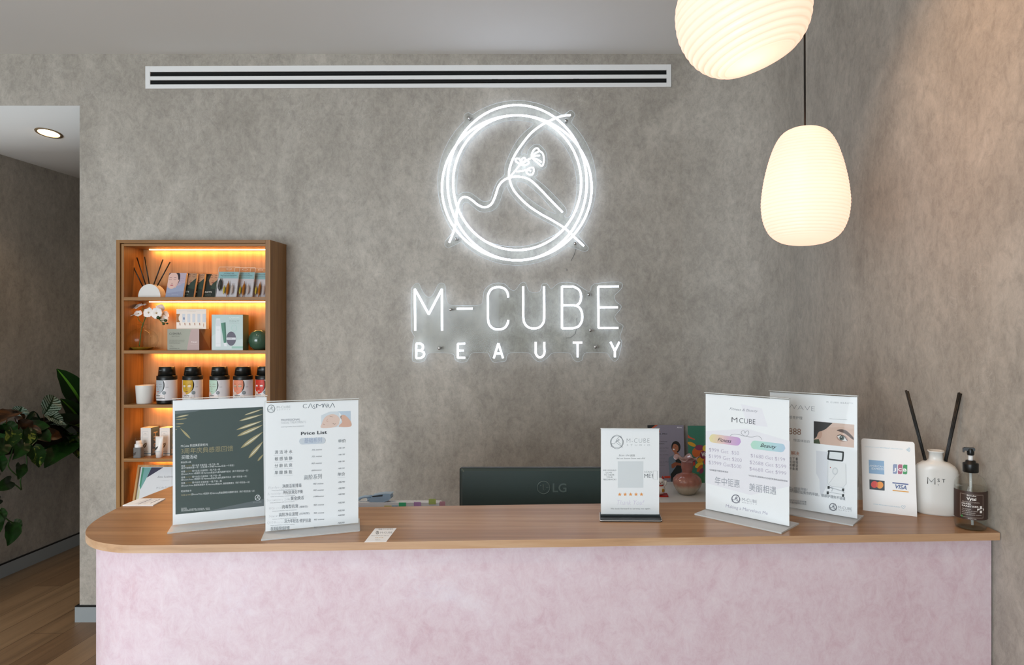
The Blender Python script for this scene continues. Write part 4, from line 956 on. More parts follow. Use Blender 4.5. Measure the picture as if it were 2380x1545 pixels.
# shelf 1: three ampoule blister packs
M_AMP = [mat('ampoule_smoke', '#3a3d3c', .15), mat('ampoule_yellow', '#c9b53e', .15, trans=.3), mat('ampoule_amber', '#a9650f', .12, trans=.25), mat('ampoule_clear', '#dcd2cc', .1, trans=.5)]
def blister(label, px, D, dx=0):
    wd, hh, lean = .1050, .158, .036
    t = thing('ampoule_pack', label, 'blister pack', (sx_(px, D), D, S1), 0, 'ampoule blister packs on the top shelf'); t.rotation_euler = (-math.atan(lean/hh), 0, 0)
    b = MB(); b.box(.003, wd - .003, .006, .0075, .001, .134, mat('pack_card', '#cfc8cc', .5))
    A = Art(b, lambda x, y: (x*wd/100, (150 - y)*hh/150), lambda u, v, l: (u, .006 - l, v))
    A.rect(3, 23, 97, 56, '#8fb5b8'); A.rect(3, 56, 97, 149, '#c9c2c6'); A.up()
    A.text('HYDRACURE', 28, 34, 75, 34, 6, '#3d4a4c'); A.text('New French anti-imperfections', 12, 42, 88, 42, 4.6, '#3d4a4c', .02); A.text('Skin quality beauty ampoules', 20, 49, 78, 49, 3.2, '#5d6a6c')
    for y in (80, 92, 104, 116, 128): A.line([(10, y), (92, y)], .8, '#aaa3ac')
    b.build('card', t)
    MB().box(0, wd, .0045, .0052, 0, hh, M_ACRY).build('clear_shell', t)
    b = MB(); c = [(x, .0048, z) for x, z in rrect(0, .0006, wd, hh, .004, 3)]; b.tube(c, .0008, M_RIM, 5, True); b.build('shell_rim', t)
    b = MB(); b.T = Matrix.Translation((wd/2, .0044, hh - .010)) @ Matrix.Rotation(PI/2, 4, 'X'); b.lathe([(.011, 0), (.0125, 0), (.0125, .0012), (.011, .0012), (.011, 0)], M_RIM, n=24, sy=.38, caps=False); b.build('hang_hole', t)
    for k, (x, r_, z0_, z1_) in enumerate(((.022, .0085, .028, .098), (.045, .0050, .012, .060), (.062, .0060, .0, .082), (.083, .0065, .010, .068))):
        b = MB(); L = z1_ - z0_
        b.lathe([(.0012, 0), (r_*.35, L*.10), (r_*.9, L*.2), (r_, L*.3), (r_*.95, L*.7), (r_*.55, L*.80), (r_*.25, L*.9), (.0010, L)], M_AMP[k], c=(x, -.0045, z0_ + .002), n=16); b.build('ampoule', t)
    return t
blister('clear pack of ampoules, leftmost and fully visible beside the dark boxes', 498.5, 3.185)
blister('clear pack of ampoules in the middle of its row of three', 536, 3.212)
blister('clear pack of ampoules pressed against the right side of the cabinet', 573, 3.238)

# shelf 2: orchid in a round glass vase
D = 3.245
t = thing('glass_vase', 'round clear glass vase holding a white orchid stem on the second shelf', 'vase', (sx_(331, D), D, S2))
pr = [(.035, .0), (.045, .003), (.060, .020), (.069, .045), (.066, .068), (.052, .090), (.030, .104), (.012, .112), (.009, .118), (.010, .124), (.024, .1275), (.025, .1285), (.010, .127)]
MB().lathe(pr, M_GLASS, n=48, caps=False).build('glass_body', t)
MB().lathe([(.001, .001), (.040, .001), (.052, .013), (.0525, .0135), (.001, .014)], mat('vase_water', '#b99a32', .05, trans=.55), n=40).build('water', t)
M_PET = mat('orchid_petal', '#f1ebe6', .55); M_STEM = mat('orchid_stem', '#3d5e2a', .5); M_BUD = mat('orchid_bud', '#1f3d16', .45)
orc = thing('orchid', 'white orchid flowers with green buds standing in the round glass vase', 'orchid', (sx_(331, D), D, S2 + .016))
o5 = lambda zx, zy, dy=0: at(290 + zx/7, 695 + zy/7, D + dy) - orc.location
def stem(pts, r_=.0016): MB().tube([tuple(p) for p in spline([tuple(p) for p in pts], 5)], r_, M_STEM, 7).build('stem', orc)
stem([o5(238, 770), o5(255, 620), o5(268, 520), o5(300, 400), o5(345, 285, -.01)], .0024)
stem([o5(300, 400), o5(235, 350), o5(205, 270, -.01)]); stem([o5(345, 285, -.01), o5(305, 210), o5(285, 150)])
stem([o5(345, 285, -.01), o5(400, 255, -.02), o5(520, 265, -.02), o5(570, 340, -.02), o5(640, 405, -.02)]); stem([o5(570, 345, -.02), o5(640, 342, -.02), o5(690, 352, -.02)])
stem([o5(600, 372, -.02), o5(690, 396, -.02)])
def flower(c, s, rot, nrm, petals=5):
    fl = None; b = MB(); nrm = Vector(nrm).normalized(); u = nrm.orthogonal().normalized(); w_ = nrm.cross(u)
    for k in range(5):
        a = rot + k*2*PI/5; big = k in (1, 4); L = s*(1.0 if big else .92); Wd = s*(.74 if big else .44)
        d = u*math.cos(a) + w_*math.sin(a); e = nrm.cross(d); vs = []; fs = []
        for i in range(8):
            t_ = i/7; wv = Wd*math.sin(PI*min(1, t_**.75*.92 + .06)); lift = nrm*(s*.22*math.sin(t_*2.2))
            for j in (-1, -.5, 0, .5, 1): vs.append(tuple(Vector(c) + d*L*t_ + e*wv*j + lift - nrm*(abs(j)**2*s*.06*t_) + nrm*(.0006*k)))
        for i in range(7):
            for j in range(4): q = i*5 + j; fs.append((q, q+1, q+6, q+5))
        b.add(vs, fs, M_PET, True)
    o = b.build('flower', orc)
    b = MB(); b.ball(tuple(Vector(c) + nrm*s*.16), s*.13, mat('orchid_lip', '#c9b48a', .5), 10, 8); b.ball(tuple(Vector(c) + nrm*s*.1 + Vector((0, 0, -s*.12))), s*.10, mat('orchid_lip_red', '#8a4a3a', .5), 10, 8); b.build('flower_lip', o)
flower(o5(215, 130), .027, .3, (-.2, -.55, .7)); flower(o5(310, 100), .014, 1.1, (.1, -.4, .9)); flower(o5(150, 262, -.01), .028, .2, (-.1, -.35, .8)); flower(o5(225, 235, -.01), .020, .9, (.1, -.8, .4))
flower(o5(395, 215, -.03), .029, 1.2, (-.15, -1, .1)); flower(o5(520, 225, -.03), .030, 1.9, (.2, -1, .0)); flower(o5(575, 160, .0), .025, 2.4, (.3, -.8, .3)); flower(o5(630, 250, -.005), .026, .8, (.5, -.8, .1)); flower(o5(640, 310, -.005), .022, .2, (.4, -.9, -.2))
for zx, zy, r_ in ((548, 297, .0095), (665, 347, .0072), (632, 404, .0056), (692, 396, .0045)):
    MB().ball(tuple(o5(zx, zy, -.03)), r_, M_BUD, 12, 10, sx=1.15).build('bud', orc)

# shelf 2: cartons
def carton(label, px0, px1, pz, D, depth, z, mside, draw, name='product_box', cat='box', src=None, mfront=None, grp=None, parent_name='carton'):
    x0, x1 = sx_(px0, D), sx_(px1, D); w_ = x1 - x0; h_ = sz_(pz, D) - z
    t = thing(name, label, cat, (x0, D, z), 0, grp)
    b = MB(); b.box(0, w_, 0, depth, 0, h_, mside)
    A = Art(b, homog(src, [(0, h_), (w_, h_), (w_, 0), (0, 0)]), lambda u, v, l: (u, -l, v)); draw(A)
    b.build(parent_name, t, bevel=.0); return t, w_, h_
def d_grey(A):
    A.rect(695, 487, 1212, 828, mat('grey_metallic_card', '#8d8c80', .3, .6)); A.up()
    A.poly([(1080, 487), (1212, 487), (1212, 828), (1012, 828), (1045, 640)], '#b79f9c'); A.up()
    A.text('CΛSMΛRΛ', 727, 580, 922, 578, 34, '#2c2a24', 0); A.text('BEAUTYPLAN', 765, 606, 892, 606, 12, '#3a382f', .01)
    for y, x1 in ((670, 975), (695, 970), (716, 905)): A.text('hydra lifting firming face mask programme', 727, y, x1, y, 9, '#35332b', .01)
    A.text('50 ML', 730, 760, 770, 760, 8, '#35332b'); A.text('e 1.69 FL.OZ.', 730, 775, 795, 775, 8, '#35332b'); A.text('PROFESSIONAL USE', 730, 803, 890, 803, 10, '#35332b', .01)
    A.text('Nacar', 1086, 704, 1180, 704, 22, '#e9dfdc', .02); A.text('brightening set', 1065, 735, 1190, 735, 9, '#d9ccc9')
t, w_, h_ = carton('grey and pink Casmara-style gift box lying wide under the white ampoule box'.replace('Casmara-style ', ''), 389, 463, 764.6, 3.185, .095, S2, mat('tan_card', '#a08c7c', .45), d_grey, src=[(695, 487), (1212, 487), (1212, 828), (695, 828)])
b = MB(); b.add([(w_ + .0004, .004, h_*.99), (w_ + .0004, .094, .001), (w_ + .0004, .0, .001), (w_ + .0004, .0, h_*.99)], [(0, 3, 2, 1)], mat('brown_card', '#8a6a5c', .45)); b.build('side_print', t)
def d_amp(A):
    A.text('CΛSMΛRΛ', 1015, 214, 1160, 212, 24, '#d5c6b6', -.01)
    A.rect(905, 240, 1325, 372, '#cfd3da'); A.up()
    for i in range(5): A.rect(905 + i*82, 240, 905 + i*82 + 34, 372, '#f0e4da')
    A.poly([(845, 240), (905, 240), (880, 290), (880, 330), (905, 372), (845, 372)], '#a66f3c')
    A.up(); A.text('II', 952, 330, 976, 330, 34, '#3d5c8c', .03)
    for i in range(5): spindle(A, 898 + i*80, 378, 906 + i*80, 430, 15, '#a8705a')
    spindle(A, 1285, 385, 1285, 460, 14, '#c9a184')
carton('white ampoule box with five windows standing on the grey gift box', 410, 479, 718, 3.215, .024, S2 + h_, mat('white_card', '#eee4da', .5), d_amp, src=[(845, 163), (1325, 163), (1325, 482), (842, 482)])
def d_green(A):
    A.rect(1415, 255, 1922, 828, '#b9cccb'); A.up(); A.poly([(1415, 828), (1415, 600), (1560, 520), (1700, 700), (1922, 640), (1922, 828)], '#c6d4d4'); A.up(); A.rect(1740, 765, 1922, 800, '#98bfb2'); A.up()
    A.text('CΛSMΛRΛ', 1700, 312, 1868, 312, 26, '#e4ecec', 0); A.text('Purifying Oil', 1702, 362, 1860, 360, 18, '#5e7472', -.01, .3); A.text('cleansing ritual set', 1702, 390, 1862, 390, 8, '#6e8482')
    A.line([(1780 + 42*math.cos(2*PI*i/30), 470 + 50*math.sin(2*PI*i/30)) for i in range(30)], 7, '#a7c8c2', True)
    A.poly([(1492, 316), (1552, 316), (1560, 420), (1560, 770), (1478, 770), (1478, 420)], '#e3e6ea'); A.up(); A.rect(1482, 330, 1552, 440, '#d2d7dc'); A.text('CASMARA', 1496, 505, 1545, 505, 8, '#9aa2a8'); A.line([(1480, 715), (1558, 715)], 2, '#c2c8cc')
    A.poly([(1565, 390), (1640, 376), (1655, 705), (1612, 712)], '#4e8570'); A.poly([(1608, 712), (1656, 706), (1660, 765), (1618, 765)], '#e3e6ea'); A.up(); A.poly([(1612, 385), (1640, 378), (1652, 700), (1638, 702)], '#3a6a58')
    A.ell(1732, 640, 78, 115, '#5d5a68', 30); A.up(); A.rect(1655, 622, 1806, 658, '#d5d8de'); A.up(); A.text('CASMARA', 1665, 648, 1745, 648, 12, '#6b6e78', .01)
carton('pale green skincare set box standing beside the round green vase', 492, 564.5, 731, 3.185, .055, S2, mat('olive_card', '#7d8462', .4), d_green, src=[(1415, 255), (1922, 250), (1922, 828), (1415, 828)])
D = 3.250
t = tag(MB().lathe([(.020, 0), (.030, .003), (.043, .018), (.0495, .040), (.0500, .052), (.047, .070), (.038, .087), (.026, .097), (.020, .1005), (.019, .099), (.022, .095)], mat('green_glaze', '#3c5a48', .08, coat=.5), n=56).build('ball_vase', loc=(sx_(603, D) + .0, D, S2)), 'round glossy dark green ball vase at the right end of the second shelf', 'vase')

# shelf 3: candle cup and five mask jars
D = 3.225
t = thing('candle_cup', 'plain white tapered candle cup at the left of the third shelf', 'candle', (sx_(337, D), D, S3))
MB().lathe([(.034, 0), (.0355, .002), (.041, .088), (.0412, .0905), (.0385, .0905), (.0375, .080), (.001, .079)], MC, n=48).build('cup', t)
MB().lathe([(.001, .0795), (.0368, .0795), (.0368, .080), (.001, .0805)], mat('candle_wax', '#efe6d2', .6), n=32).build('wax', t)
def jar(label, px, D, skin, word, ang, lid='#6e5a56', lip='#b0706a', eyes=None):
    t = thing('mask_jar', label, 'jar', (sx_(px, D) if px else -1.5835, D, S3), 0, 'peel-off mask jars on the third shelf')
    R_ = .0440
    MB().lathe([(.038, 0), (.0425, .002), (R_, .007), (R_, .120)], M_BLACK, n=40).build('jar_body', t)
    MB().lathe([(R_ + .0008, .120), (.0448, .121), (.0448, .137), (.043, .139), (.0385, .1395)], M_BLACK, n=40).build('collar', t)
    lidm = MB().lathe([(.0385, .1395), (.0345, .181), (.0335, .183), (.001, .1835)], mat('satin_black_lid', '#111413', .3), n=40)
    rl = lambda z: .0388 - (z - .1395)*.098
    cylL = lambda u, v, l: ((rl(v) + l)*math.sin(u/.037 + ang), -(rl(v) + l)*math.cos(u/.037 + ang), v)
    A = Art(lidm, lambda x, y: (x/1000, .1395 + y/1000), cylL, .0003)
    A.uv = lambda x, y: (x/1000, .165 - y/1000); A.text('CΛSMΛRΛ', -12, 0, 12, 0, 4.2, '#8f9491', 0)
    lidm.build('lid', t)
    b = MB(); n = 44; b.lathe([(R_ + .0006, .019), (R_ + .0006, .1185)], mat('label_silver', '#dcdadd', .35), n=44, caps=False)
    cyl_ = lambda u, v, l: ((R_ + .0008 + l)*math.sin(u/R_ + ang), -(R_ + .0008 + l)*math.cos(u/R_ + ang), v)
    A = Art(b, lambda x, y: (x/1000, .1185 - y/1000), cyl_, .0002)
    A.poly([(-22, 0), (27, 0), (26, 30), (22, 45), (16, 62), (-8, 62), (-20, 40)], '#dcdadd')
    A.clip = (-.05, .0200, .05, .1184); A.ell(5, 24, 29, 40, '#1a1514', 26, 6); A.up(); A.rect(-40, -.5, 40, -.0, '#111413')
    for q in range(6): pass
    # crop the crown of the head at the label's upper edge
    k = [(x, max(y, .2)) for x, y in [(1 + 24*math.cos(2*PI*i/36), 26 + 36*math.sin(2*PI*i/36)) for i in range(36)]]
    mk = ink(skin); A.mb = b
    rows = 16; vs = []; fs = []
    for j in range(rows+1):
        y = .2 + (69.8)*j/rows; s_ = math.sqrt(max(0, 1 - ((y - 22)/48)**2)) if y > 22 else 1 - .10*((22 - y)/22)**2
        for i in range(13): vs.append((1 + 28*s_*(i/6 - 1), y))
    A.mb.add(A._p(vs), [(j*13+i, j*13+i+1, (j+1)*13+i+1, (j+1)*13+i) for j in range(rows) for i in range(12)], mk); A.up()
    for s_ in (-1, 1):
        ex = 1 + s_*13
        if eyes: A.ell(ex, 30, 8, 5, eyes, 14); A.up()
        A.line([(ex - 7, 30), (ex - 3, 32.5), (ex + 3, 32.5), (ex + 7, 30)], 1.6, lid); A.line([(ex - 7, 21), (ex, 18.5), (ex + 7, 21)], 1.2, lid)
    A.line([(-4, 42), (-1, 44), (1, 43.4), (3, 44), (6, 42)], 1.5, lid); A.ell(1, 56, 7, 2.4, lip, 14); A.line([(-1, 28), (-1.5, 38)], .9, lid)
    A.up(); A.ell(-15, 68, 14, 11, '#d5b5a6', 16, 2); A.ell(31, 62, 8, 8.5, '#7d868a', 20, 2); A.up(); A.text('PEEL OFF', 26, 63, 36, 63, 2.2, '#dfe3e4')
    A.rect(-24, 72, 34, 92, '#d9d2d0', 12, 1); A.up(); A.text(word, -14, 78, 14, 78, 7, '#2a2624', .02); A.text('algae peel-off mask', -22, 85, 26, 85, 3.2, '#4c4643', .01); A.rect(-24, 88, 34, 92, '#4f5354', 12, 1)
    for y in (8, 14, 20, 26): A.text('casmara mask', 40, y, 60, y, 1.6, '#9b9ea0')
    A.line([(38, 34), (46, 34), (54, 34)], 1.4, '#3d4142')
    b.build('label', t); return t
jar('black mask jar with silver-grey face label, leftmost jar beside the candle', 388, 3.215, '#a9afb4', 'hydrating', -.42)
jar('black mask jar with gold face label', 448, 3.220, '#c39a1e', 'luxury', -.10, '#5e4416', '#8c5c2c', '#e8dccc')
jar('black mask jar with pale mint green face label', 510.5, 3.222, '#b4cdbb', 'purifying', -.38, '#8a6c60', '#9ab59f')
jar('black mask jar with coral orange face label', 565, 3.224, '#d98566', 'vitalizing', -.15, '#6e4a3c', '#c9907c', '#b9b09a')
jar('black mask jar with bright red face label at the right end', 0, 3.250, '#c8321c', 'firming', -.25, '#6e1a12', '#e0cfc6', '#f0e4dc')

# shelf 4: serum, two cartons, tube
D = 3.19
t = thing('serum_bottle', 'small clear serum bottle with white pump top, front left of the fourth shelf', 'bottle', (sx_(321, D), D + .004, S4))
MB().rbox(-.019, .019, -.015, .015, .0, .050, mat('grey_glass', '#8b8a88', .1, trans=.35), .006, 'z').build('bottle', t, bevel=.0015)
MB().lathe([(.0165, .050), (.0170, .051), (.0165, .066), (.012, .067), (.011, .082), (.001, .0825)], M_WHITE, n=32).build('pump_collar', t)
MB().lathe([(.0150, .066), (.0150, .097), (.0145, .0985), (.001, .0990)], M_ACRY, n=32).build('clear_cap', t)
b = MB(); A = Art(b, lambda x, y: (x, y), lambda u, v, l: (u, -.0152 - l, v)); A.poly([(-.017, .022), (-.002, .030), (-.006, .014), (-.016, .010)], '#3e332c'); b.build('label', t)
def d_phyt(A):
    A.line([(222, 302), (313, 302), (313, 396), (222, 396)], 2.5, '#8fa3ad', True); A.text('Visible', 245, 335, 285, 335, 10, '#8b8a86'); A.text('Contour', 235, 358, 298, 358, 10, '#8b8a86')
    for y in (410, 432): A.line([(210, y), (318, y)], 2, '#b9b6b0')
    spindle(A, 290, 472, 205, 582, 52, '#75604a'); A.up(); A.line([(285, 478), (210, 575)], 4, '#e6e0d8'); A.up()
    A.text('PHYT’S', 205, 618, 315, 618, 20, '#3d3a36', .0); A.rect(190, 634, 357, 646, '#7f97a6')
for k, (label, p0, p1) in enumerate((('white face-cream carton with blue 24H side, behind the serum bottle', 327, 350.5), ('white face-cream carton partly hidden behind the white tube', 371, 394.7))):
    t, w_, h_ = carton(label, p0, p1, 994, 3.235, .062, S4, mat('white_carton', '#e3ded8', .5), d_phyt, src=[(190, 245), (357, 245), (357, 672), (190, 672)], name='cream_box', grp='face-cream cartons on the fourth shelf')
    b = MB(); A = Art(b, lambda x, y: (x, y), lambda u, v, l: (w_ + .0002 + l, u, v)); A.rect(0, 0, .062, h_ - .0005, '#5d7283'); A.up()
    g, fa, gw = glyphs('24H', .02); A.mb.add([(w_ + .0008, .050 - c*.030/CAP, .040 + a*.075/gw) for a, c in g], fa, ink('#cdb79e'))
    for i in range(7): A.rect(.012, .008 + i*.0036, .046, .008 + i*.0036 + (.0022 if i % 2 else .0012), '#d5c4b0')
    b.build('side_print', t)
D = 3.195
t = thing('cream_tube', 'small white cream tube standing on its cap between the two cartons', 'tube', (sx_(370.5, D), D, S4))
b = MB(); n = 28; v = []; f = []
for z, rx, ry in ((0, .0148, .0148), (.014, .0150, .0150), (.0145, .0165, .0160), (.05, .0176, .0140), (.09, .0188, .005), (.103, .0195, .0012)):
    for i in range(n): a = 2*PI*i/n; v.append((rx*math.cos(a), ry*math.sin(a), z))
for j in range(5):
    for i in range(n): f.append((j*n+i, j*n+(i+1) % n, (j+1)*n+(i+1) % n, (j+1)*n+i))
f += [tuple(reversed(range(n))), tuple(5*n + i for i in range(n))]
b.add(v, f, mat('tube_white', '#ece9e4', .35), True); b.build('tube_body', t)
b = MB(); A = Art(b, lambda x, y: (x, y), lambda u, v_, l: (u, -(.0168 - .16*(v_ - .03) if v_ > .03 else .0168) - l - .0004, v_)); A.poly([(-.014, .040), (-.010, .050), (.002, .058), (.0, .048), (-.008, .038)], '#23261f'); A.line([(-.014, .030), (.014, .030)], .0014, '#86a9b8'); A.text('PHYT’S', -.009, .0, .009, .0, .0001, '#86a9b8'); b.build('label', t)

# shelf 5: leaning framed certificate
D = 3.175
t = thing('framed_certificate', 'framed certificate with teal and purple corner leaning in the lowest visible bay', 'certificate', (sx_(306, 3.175) , 3.178, S5)); t.rotation_euler = (-math.atan(.052/.222), 0, math.radians(0))
w_, h_, fr = .325, .226, .010
b = MB(); MFR = wood('pale_frame_wood', ('#9c7444', '#b98c58', '#caa06c'), 2, 1, .45)
for a in ((0, fr, 0, h_), (w_ - fr, w_, 0, h_)): b.box(a[0], a[1], -.010, .006, a[2], a[3], MFR)
b.box(fr, w_ - fr, -.010, .006, 0, fr, MFR); b.box(fr, w_ - fr, -.010, .006, h_ - fr, h_, MFR); b.build('frame', t)
b = MB(); b.box(fr, w_ - fr, 0, .002, fr, h_ - fr, mat('certificate_paper', '#d9dbde', .5))
A = Art(b, homog([(150, 862), (698, 862), (698, 1182), (118, 1400)], [(fr, h_ - fr), (.145, h_ - fr), (.145, .105), (fr, .012)]), lambda u, v, l: (u, -l, v))
A.poly([(178, 868), (355, 868), (282, 1000), (185, 1150), (162, 1095)], '#6fa3a0'); A.poly([(355, 868), (600, 868), (285, 998)], '#2b2440'); A.up(); A.poly([(178, 868), (215, 868), (188, 1140), (163, 1095)], '#3f8a6c'); A.poly([(150, 1090), (180, 1170), (170, 1395), (118, 1398)], '#c9c8a8')
A.text('Alma Academy', 500, 1010, 860, 1010, 30, '#5c5f66', -.01); A.line([(580, 1050), (780, 1050)], 2, '#b3b6bb'); A.text('M Cube Studio', 510, 1158, 840, 1158, 26, '#7a7d84', -.015); A.line([(460, 1218), (760, 1218)], 2, '#b3b6bb')
b.build('certificate_sheet', t)
# ------------------------------------------------------------------ behind the counter
# main desk (hidden below the counter line) carrying the monitor and folders
t = thing('desk', 'white work desk behind the counter carrying the monitor and folders', 'desk', (-.25, 2.05, 0))
MB().box(-.60, .55, -.28, .30, .715, .74, M_WHITE).build('desktop', t, bevel=.002)
for x in (-.58, .51): MB().box(x, x + .04, -.26, .28, 0, .715, M_WHITE).build('leg_panel', t, bevel=.001)
t = thing('low_cabinet', 'low white cabinet against the back wall right of the monitor', 'cabinet', (.66, 2.985, 0))
MB().box(-.30, .12, -.30, .33, .72, .737, mat('cabinet_top', '#d2d0cc', .4)).build('cabinet_top', t, bevel=.002)
MB().box(-.29, .11, -.28, .32, .06, .72, M_WHITE).build('carcass', t)
for x in (-.288, -.088): MB().box(x, x + .196, -.298, -.281, .07, .712, M_WHITE).build('door', t, bevel=.001)
# monitor seen from the back
D = 1.90
mx0, mx1 = sx_(1065, D), sx_(1504, D); mz1 = sz_(1090, D); t = thing('monitor', 'black computer monitor seen from behind with a raised round logo and two letters', 'monitor', ((mx0+mx1)/2, D, .74))
hw = (mx1 - mx0)/2; zt_ = mz1 - .74; M_MON = mat('monitor_back', '#35423f', .36)
MB().rbox(-hw, hw, .022, .034, zt_ - .325, zt_, M_BLACK, .006, 'y').build('screen_bezel', t)
b = MB(); pa = rrect(-hw + .002, zt_ - .322, hw - .002, zt_ - .002, .006); pb = rrect(-hw + .010, zt_ - .314, hw - .010, zt_ - .008, .008); n = len(pa)
b.add([(a, .022, c) for a, c in pa] + [(a, .012, c) for a, c in pb], [(i, (i+1) % n, n+(i+1) % n, n+i) for i in range(n)] + [tuple(n+i for i in q) for q in tess(pb)], M_MON); b.build('rear_cover', t)
b = MB(); ox = sx_(1263, D) - t.location.x; oz = sz_(1135, D) - .74
M_EMB = mat('embossed_plastic', '#5c6965', .22)
b.tube([(ox + .0185*math.cos(2*PI*i/40), .0115, oz + .0185*math.sin(2*PI*i/40)) for i in range(40)], .0012, M_EMB, 6, True)
def em(s, x, z, h, bo=.0):
    g, fa, w_ = glyphs(s, bo); m = len(g)
    b.add([(x + a*h/CAP, .0108, z + c*h/CAP) for a, c in g], fa, M_EMB)
em('LG', ox + .027, oz - .013, .0255, .015)
b.tube([(ox - .001, .0115, oz + .010), (ox - .001, .0115, oz - .007), (ox + .006, .0115, oz - .007)], .001, M_EMB, 6); b.tube([(ox + .0145, .0115, oz - .0002), (ox + .008, .0115, oz - .0002)], .001, M_EMB, 6); b.ball((ox - .008, .0115, oz + .006), .002, M_EMB, 8, 6)
b.build('logo', t)
MB().rbox(-.045, .045, .010, .022, 0.005, zt_ - .18, M_BLACK, .01, 'y').build('stand_neck', t)
MB().rbox(-.11, .11, -.07, .10, 0, .012, M_BLACK, .03, 'z').build('stand_base', t, bevel=.002)

# stack of folders with coloured index tabs
D = 1.83
z1 = sz_(1167.5, D); fx1 = sx_(1024, D); t0 = thing('document_file', 'upright white plastic document folders with coloured index tabs behind the counter', 'folders', (fx1 - .20, D + .08, .74))
hh = z1 - .74
for i in range(4): MB().rbox(-.20, .20 - (.004, 0, .006, .002)[i], -.08 + i*.0075, -.0735 + i*.0075, 0, hh - (0, .001, .0, .002)[i], mat('folder_white', '#d9dadd', .4), .004, 'y').build('folder', t0)
for px0, px1, py0, py1, c in ((927, 943.5, 1167.5, 1178, '#45b57f'), (962, 978, 1166.5, 1178, '#b98fc4'), (996.5, 1013, 1159, 1171.5, '#a9bb6c'), (1022, 1035, 1165, 1176, '#b98a98'), (893, 910, 1174.5, 1180, '#c9c07c'), (911, 925, 1174.5, 1180, '#7fb0cc')):
    a = at(px0, py0, D - .001); c2 = at(px1, py1, D - .001)
    MB().box(a.x - t0.location.x, c2.x - t0.location.x, -.0815, -.0808, c2.z - .74, a.z - .74, mat('tab_' + c[1:], c, .5)).build('index_tab', t0)
# light blue tape dispenser lying on the folders
D = 1.843
t = thing('tape_dispenser', 'light blue plastic tape dispenser resting on top of the upright folders', 'tape dispenser', (sx_(885, D), D, z1))
MBL = mat('pale_blue_plastic', '#93aabf', .3)
q = lambda zx, zy: ((820 + zx/9.52 - 885)*D/F, z1*0 + (sz_(1130 + zy/9.52, D) - z1))
body = [q(*p) for p in ((385, 355), (400, 300), (460, 215), (560, 190), (720, 172), (885, 175), (850, 215), (868, 240), (866, 285), (800, 335), (700, 366), (560, 366))]
zm = min(p[1] for p in body); body = [(a, b - zm) for a, b in body]
MB().prism(body, -.012, .012, MBL, lambda a, b, c: (a, c, b)).build('body', t, bevel=.002)
sl = [q(*p) for p in ((455, 225), (690, 196), (685, 232), (470, 250))]
MB().prism([(a, b - zm) for a, b in sl], -.0126, -.0118, mat('slot_dark', '#2d343a', .5), lambda a, b, c: (a, c, b)).build('slot', t)
MB().tube([(a, 0, b - zm) for a, b in [q(*p) for p in ((120, 330), (180, 285), (260, 262), (340, 262), (420, 255))]], .0042, MBL, 10).build('handle', t)
MB().tube([(a, 0, b - zm) for a, b in [q(*p) for p in ((395, 285), (345, 330), (330, 355))]], .0026, MBL, 8).build('trigger', t)
MB().tube([(a, 0, b - zm) for a, b in [q(*p) for p in ((320, 285), (350, 320), (388, 350))]], .0026, MBL, 8).build('trigger', t)

# flyers leaning on the wall, pink vase, cat figurine: all on the low cabinet
ZK = .737
def flyer(label, p0, p1, top, D, lean, base, draw, src):
    x0, x1 = sx_(p0, D), sx_(p1, D); w_ = x1 - x0; h_ = .283
    t = thing('flyer', label, 'flyer', (x0, D, ZK), 0); t.rotation_euler = (-math.atan(lean/h_), 0, 0)
    b = MB(); b.box(0, w_, 0, .0016, 0, h_, ink(base)); A = Art(b, homog(src, [(0, h_), (w_, h_), (w_, 0), (0, 0)]), lambda u, v, l: (u, -l, v)); draw(A); b.build('printed_board', t); return t
def d_alma(A):
    K = '#34343c'
    A.poly([(55, 195), (215, 190), (60, 305)], '#1c211f'); A.poly([(215, 190), (275, 188), (75, 318), (58, 318), (60, 305)], '#c25a3a'); A.up()
    A.text('Alma', 655, 248, 755, 248, 26, '#eceaf0', .02); A.text('Harmony XL PRO', 60, 378, 455, 378, 28, K, .015); A.line([(260, 408), (335, 408)], 4, '#6a6a74'); A.poly([(278, 330), (296, 288), (312, 330)], '#c25a3a')
    A.text('Many Solutions.', 90, 526, 462, 526, 26, K, .012); A.text('One Foundation.', 90, 568, 400, 568, 24, K, .012)
    for y in (648, 780, 918): A.text('The Power of a Multi', 200, y, 472, y, 15, K, .02)
    for y in (685, 712, 818, 845, 950, 980): A.line([(190, y), (460 - (y % 3)*30, y)], 5, '#777782')
    A.poly([(x, y) for x, y, _ in spline([(470, 870, 0), (500, 815, 0), (590, 780, 0), (700, 790, 0), (760, 860, 0), (770, 1290, 0), (505, 1290, 0), (480, 1090, 0)], 4, True)], '#6f7f8e'); A.up()
    A.poly([(600, 770), (690, 770), (740, 860), (720, 1290), (520, 1290), (505, 1150), (620, 1000)], '#17201f'); A.ell(625, 620, 92, 115, '#12100f', 26); A.up()
    A.poly([(x, y) for x, y, _ in spline([(570, 580, 0), (610, 562, 0), (668, 600, 0), (672, 680, 0), (640, 720, 0), (690, 770, 0), (600, 780, 0), (588, 735, 0), (552, 690, 0), (552, 640, 0)], 4, True)], '#a8694c'); A.up()
    A.ell(580, 668, 18, 14, '#f1eeea', 14, 1, rot=.4); A.ell(622, 606, 10, 5, '#2a1a14', 10); A.poly([(525, 960), (600, 915), (740, 945), (735, 985), (640, 975), (560, 1035), (530, 1030)], '#8f5238'); A.poly([(375, 1185), (500, 1180), (500, 1225), (378, 1228)], '#c8432c'); A.up(); A.text('alma-lasers', 395, 1212, 480, 1212, 14, '#6e1a12')
flyer('lilac-grey flyer with a laughing curly-haired woman, leaning on the wall', 1507, 1592.5, 982, 3.255, .05, '#8f8a99', d_alma, [(55, 192), (792, 192), (792, 1295), (60, 1295)])
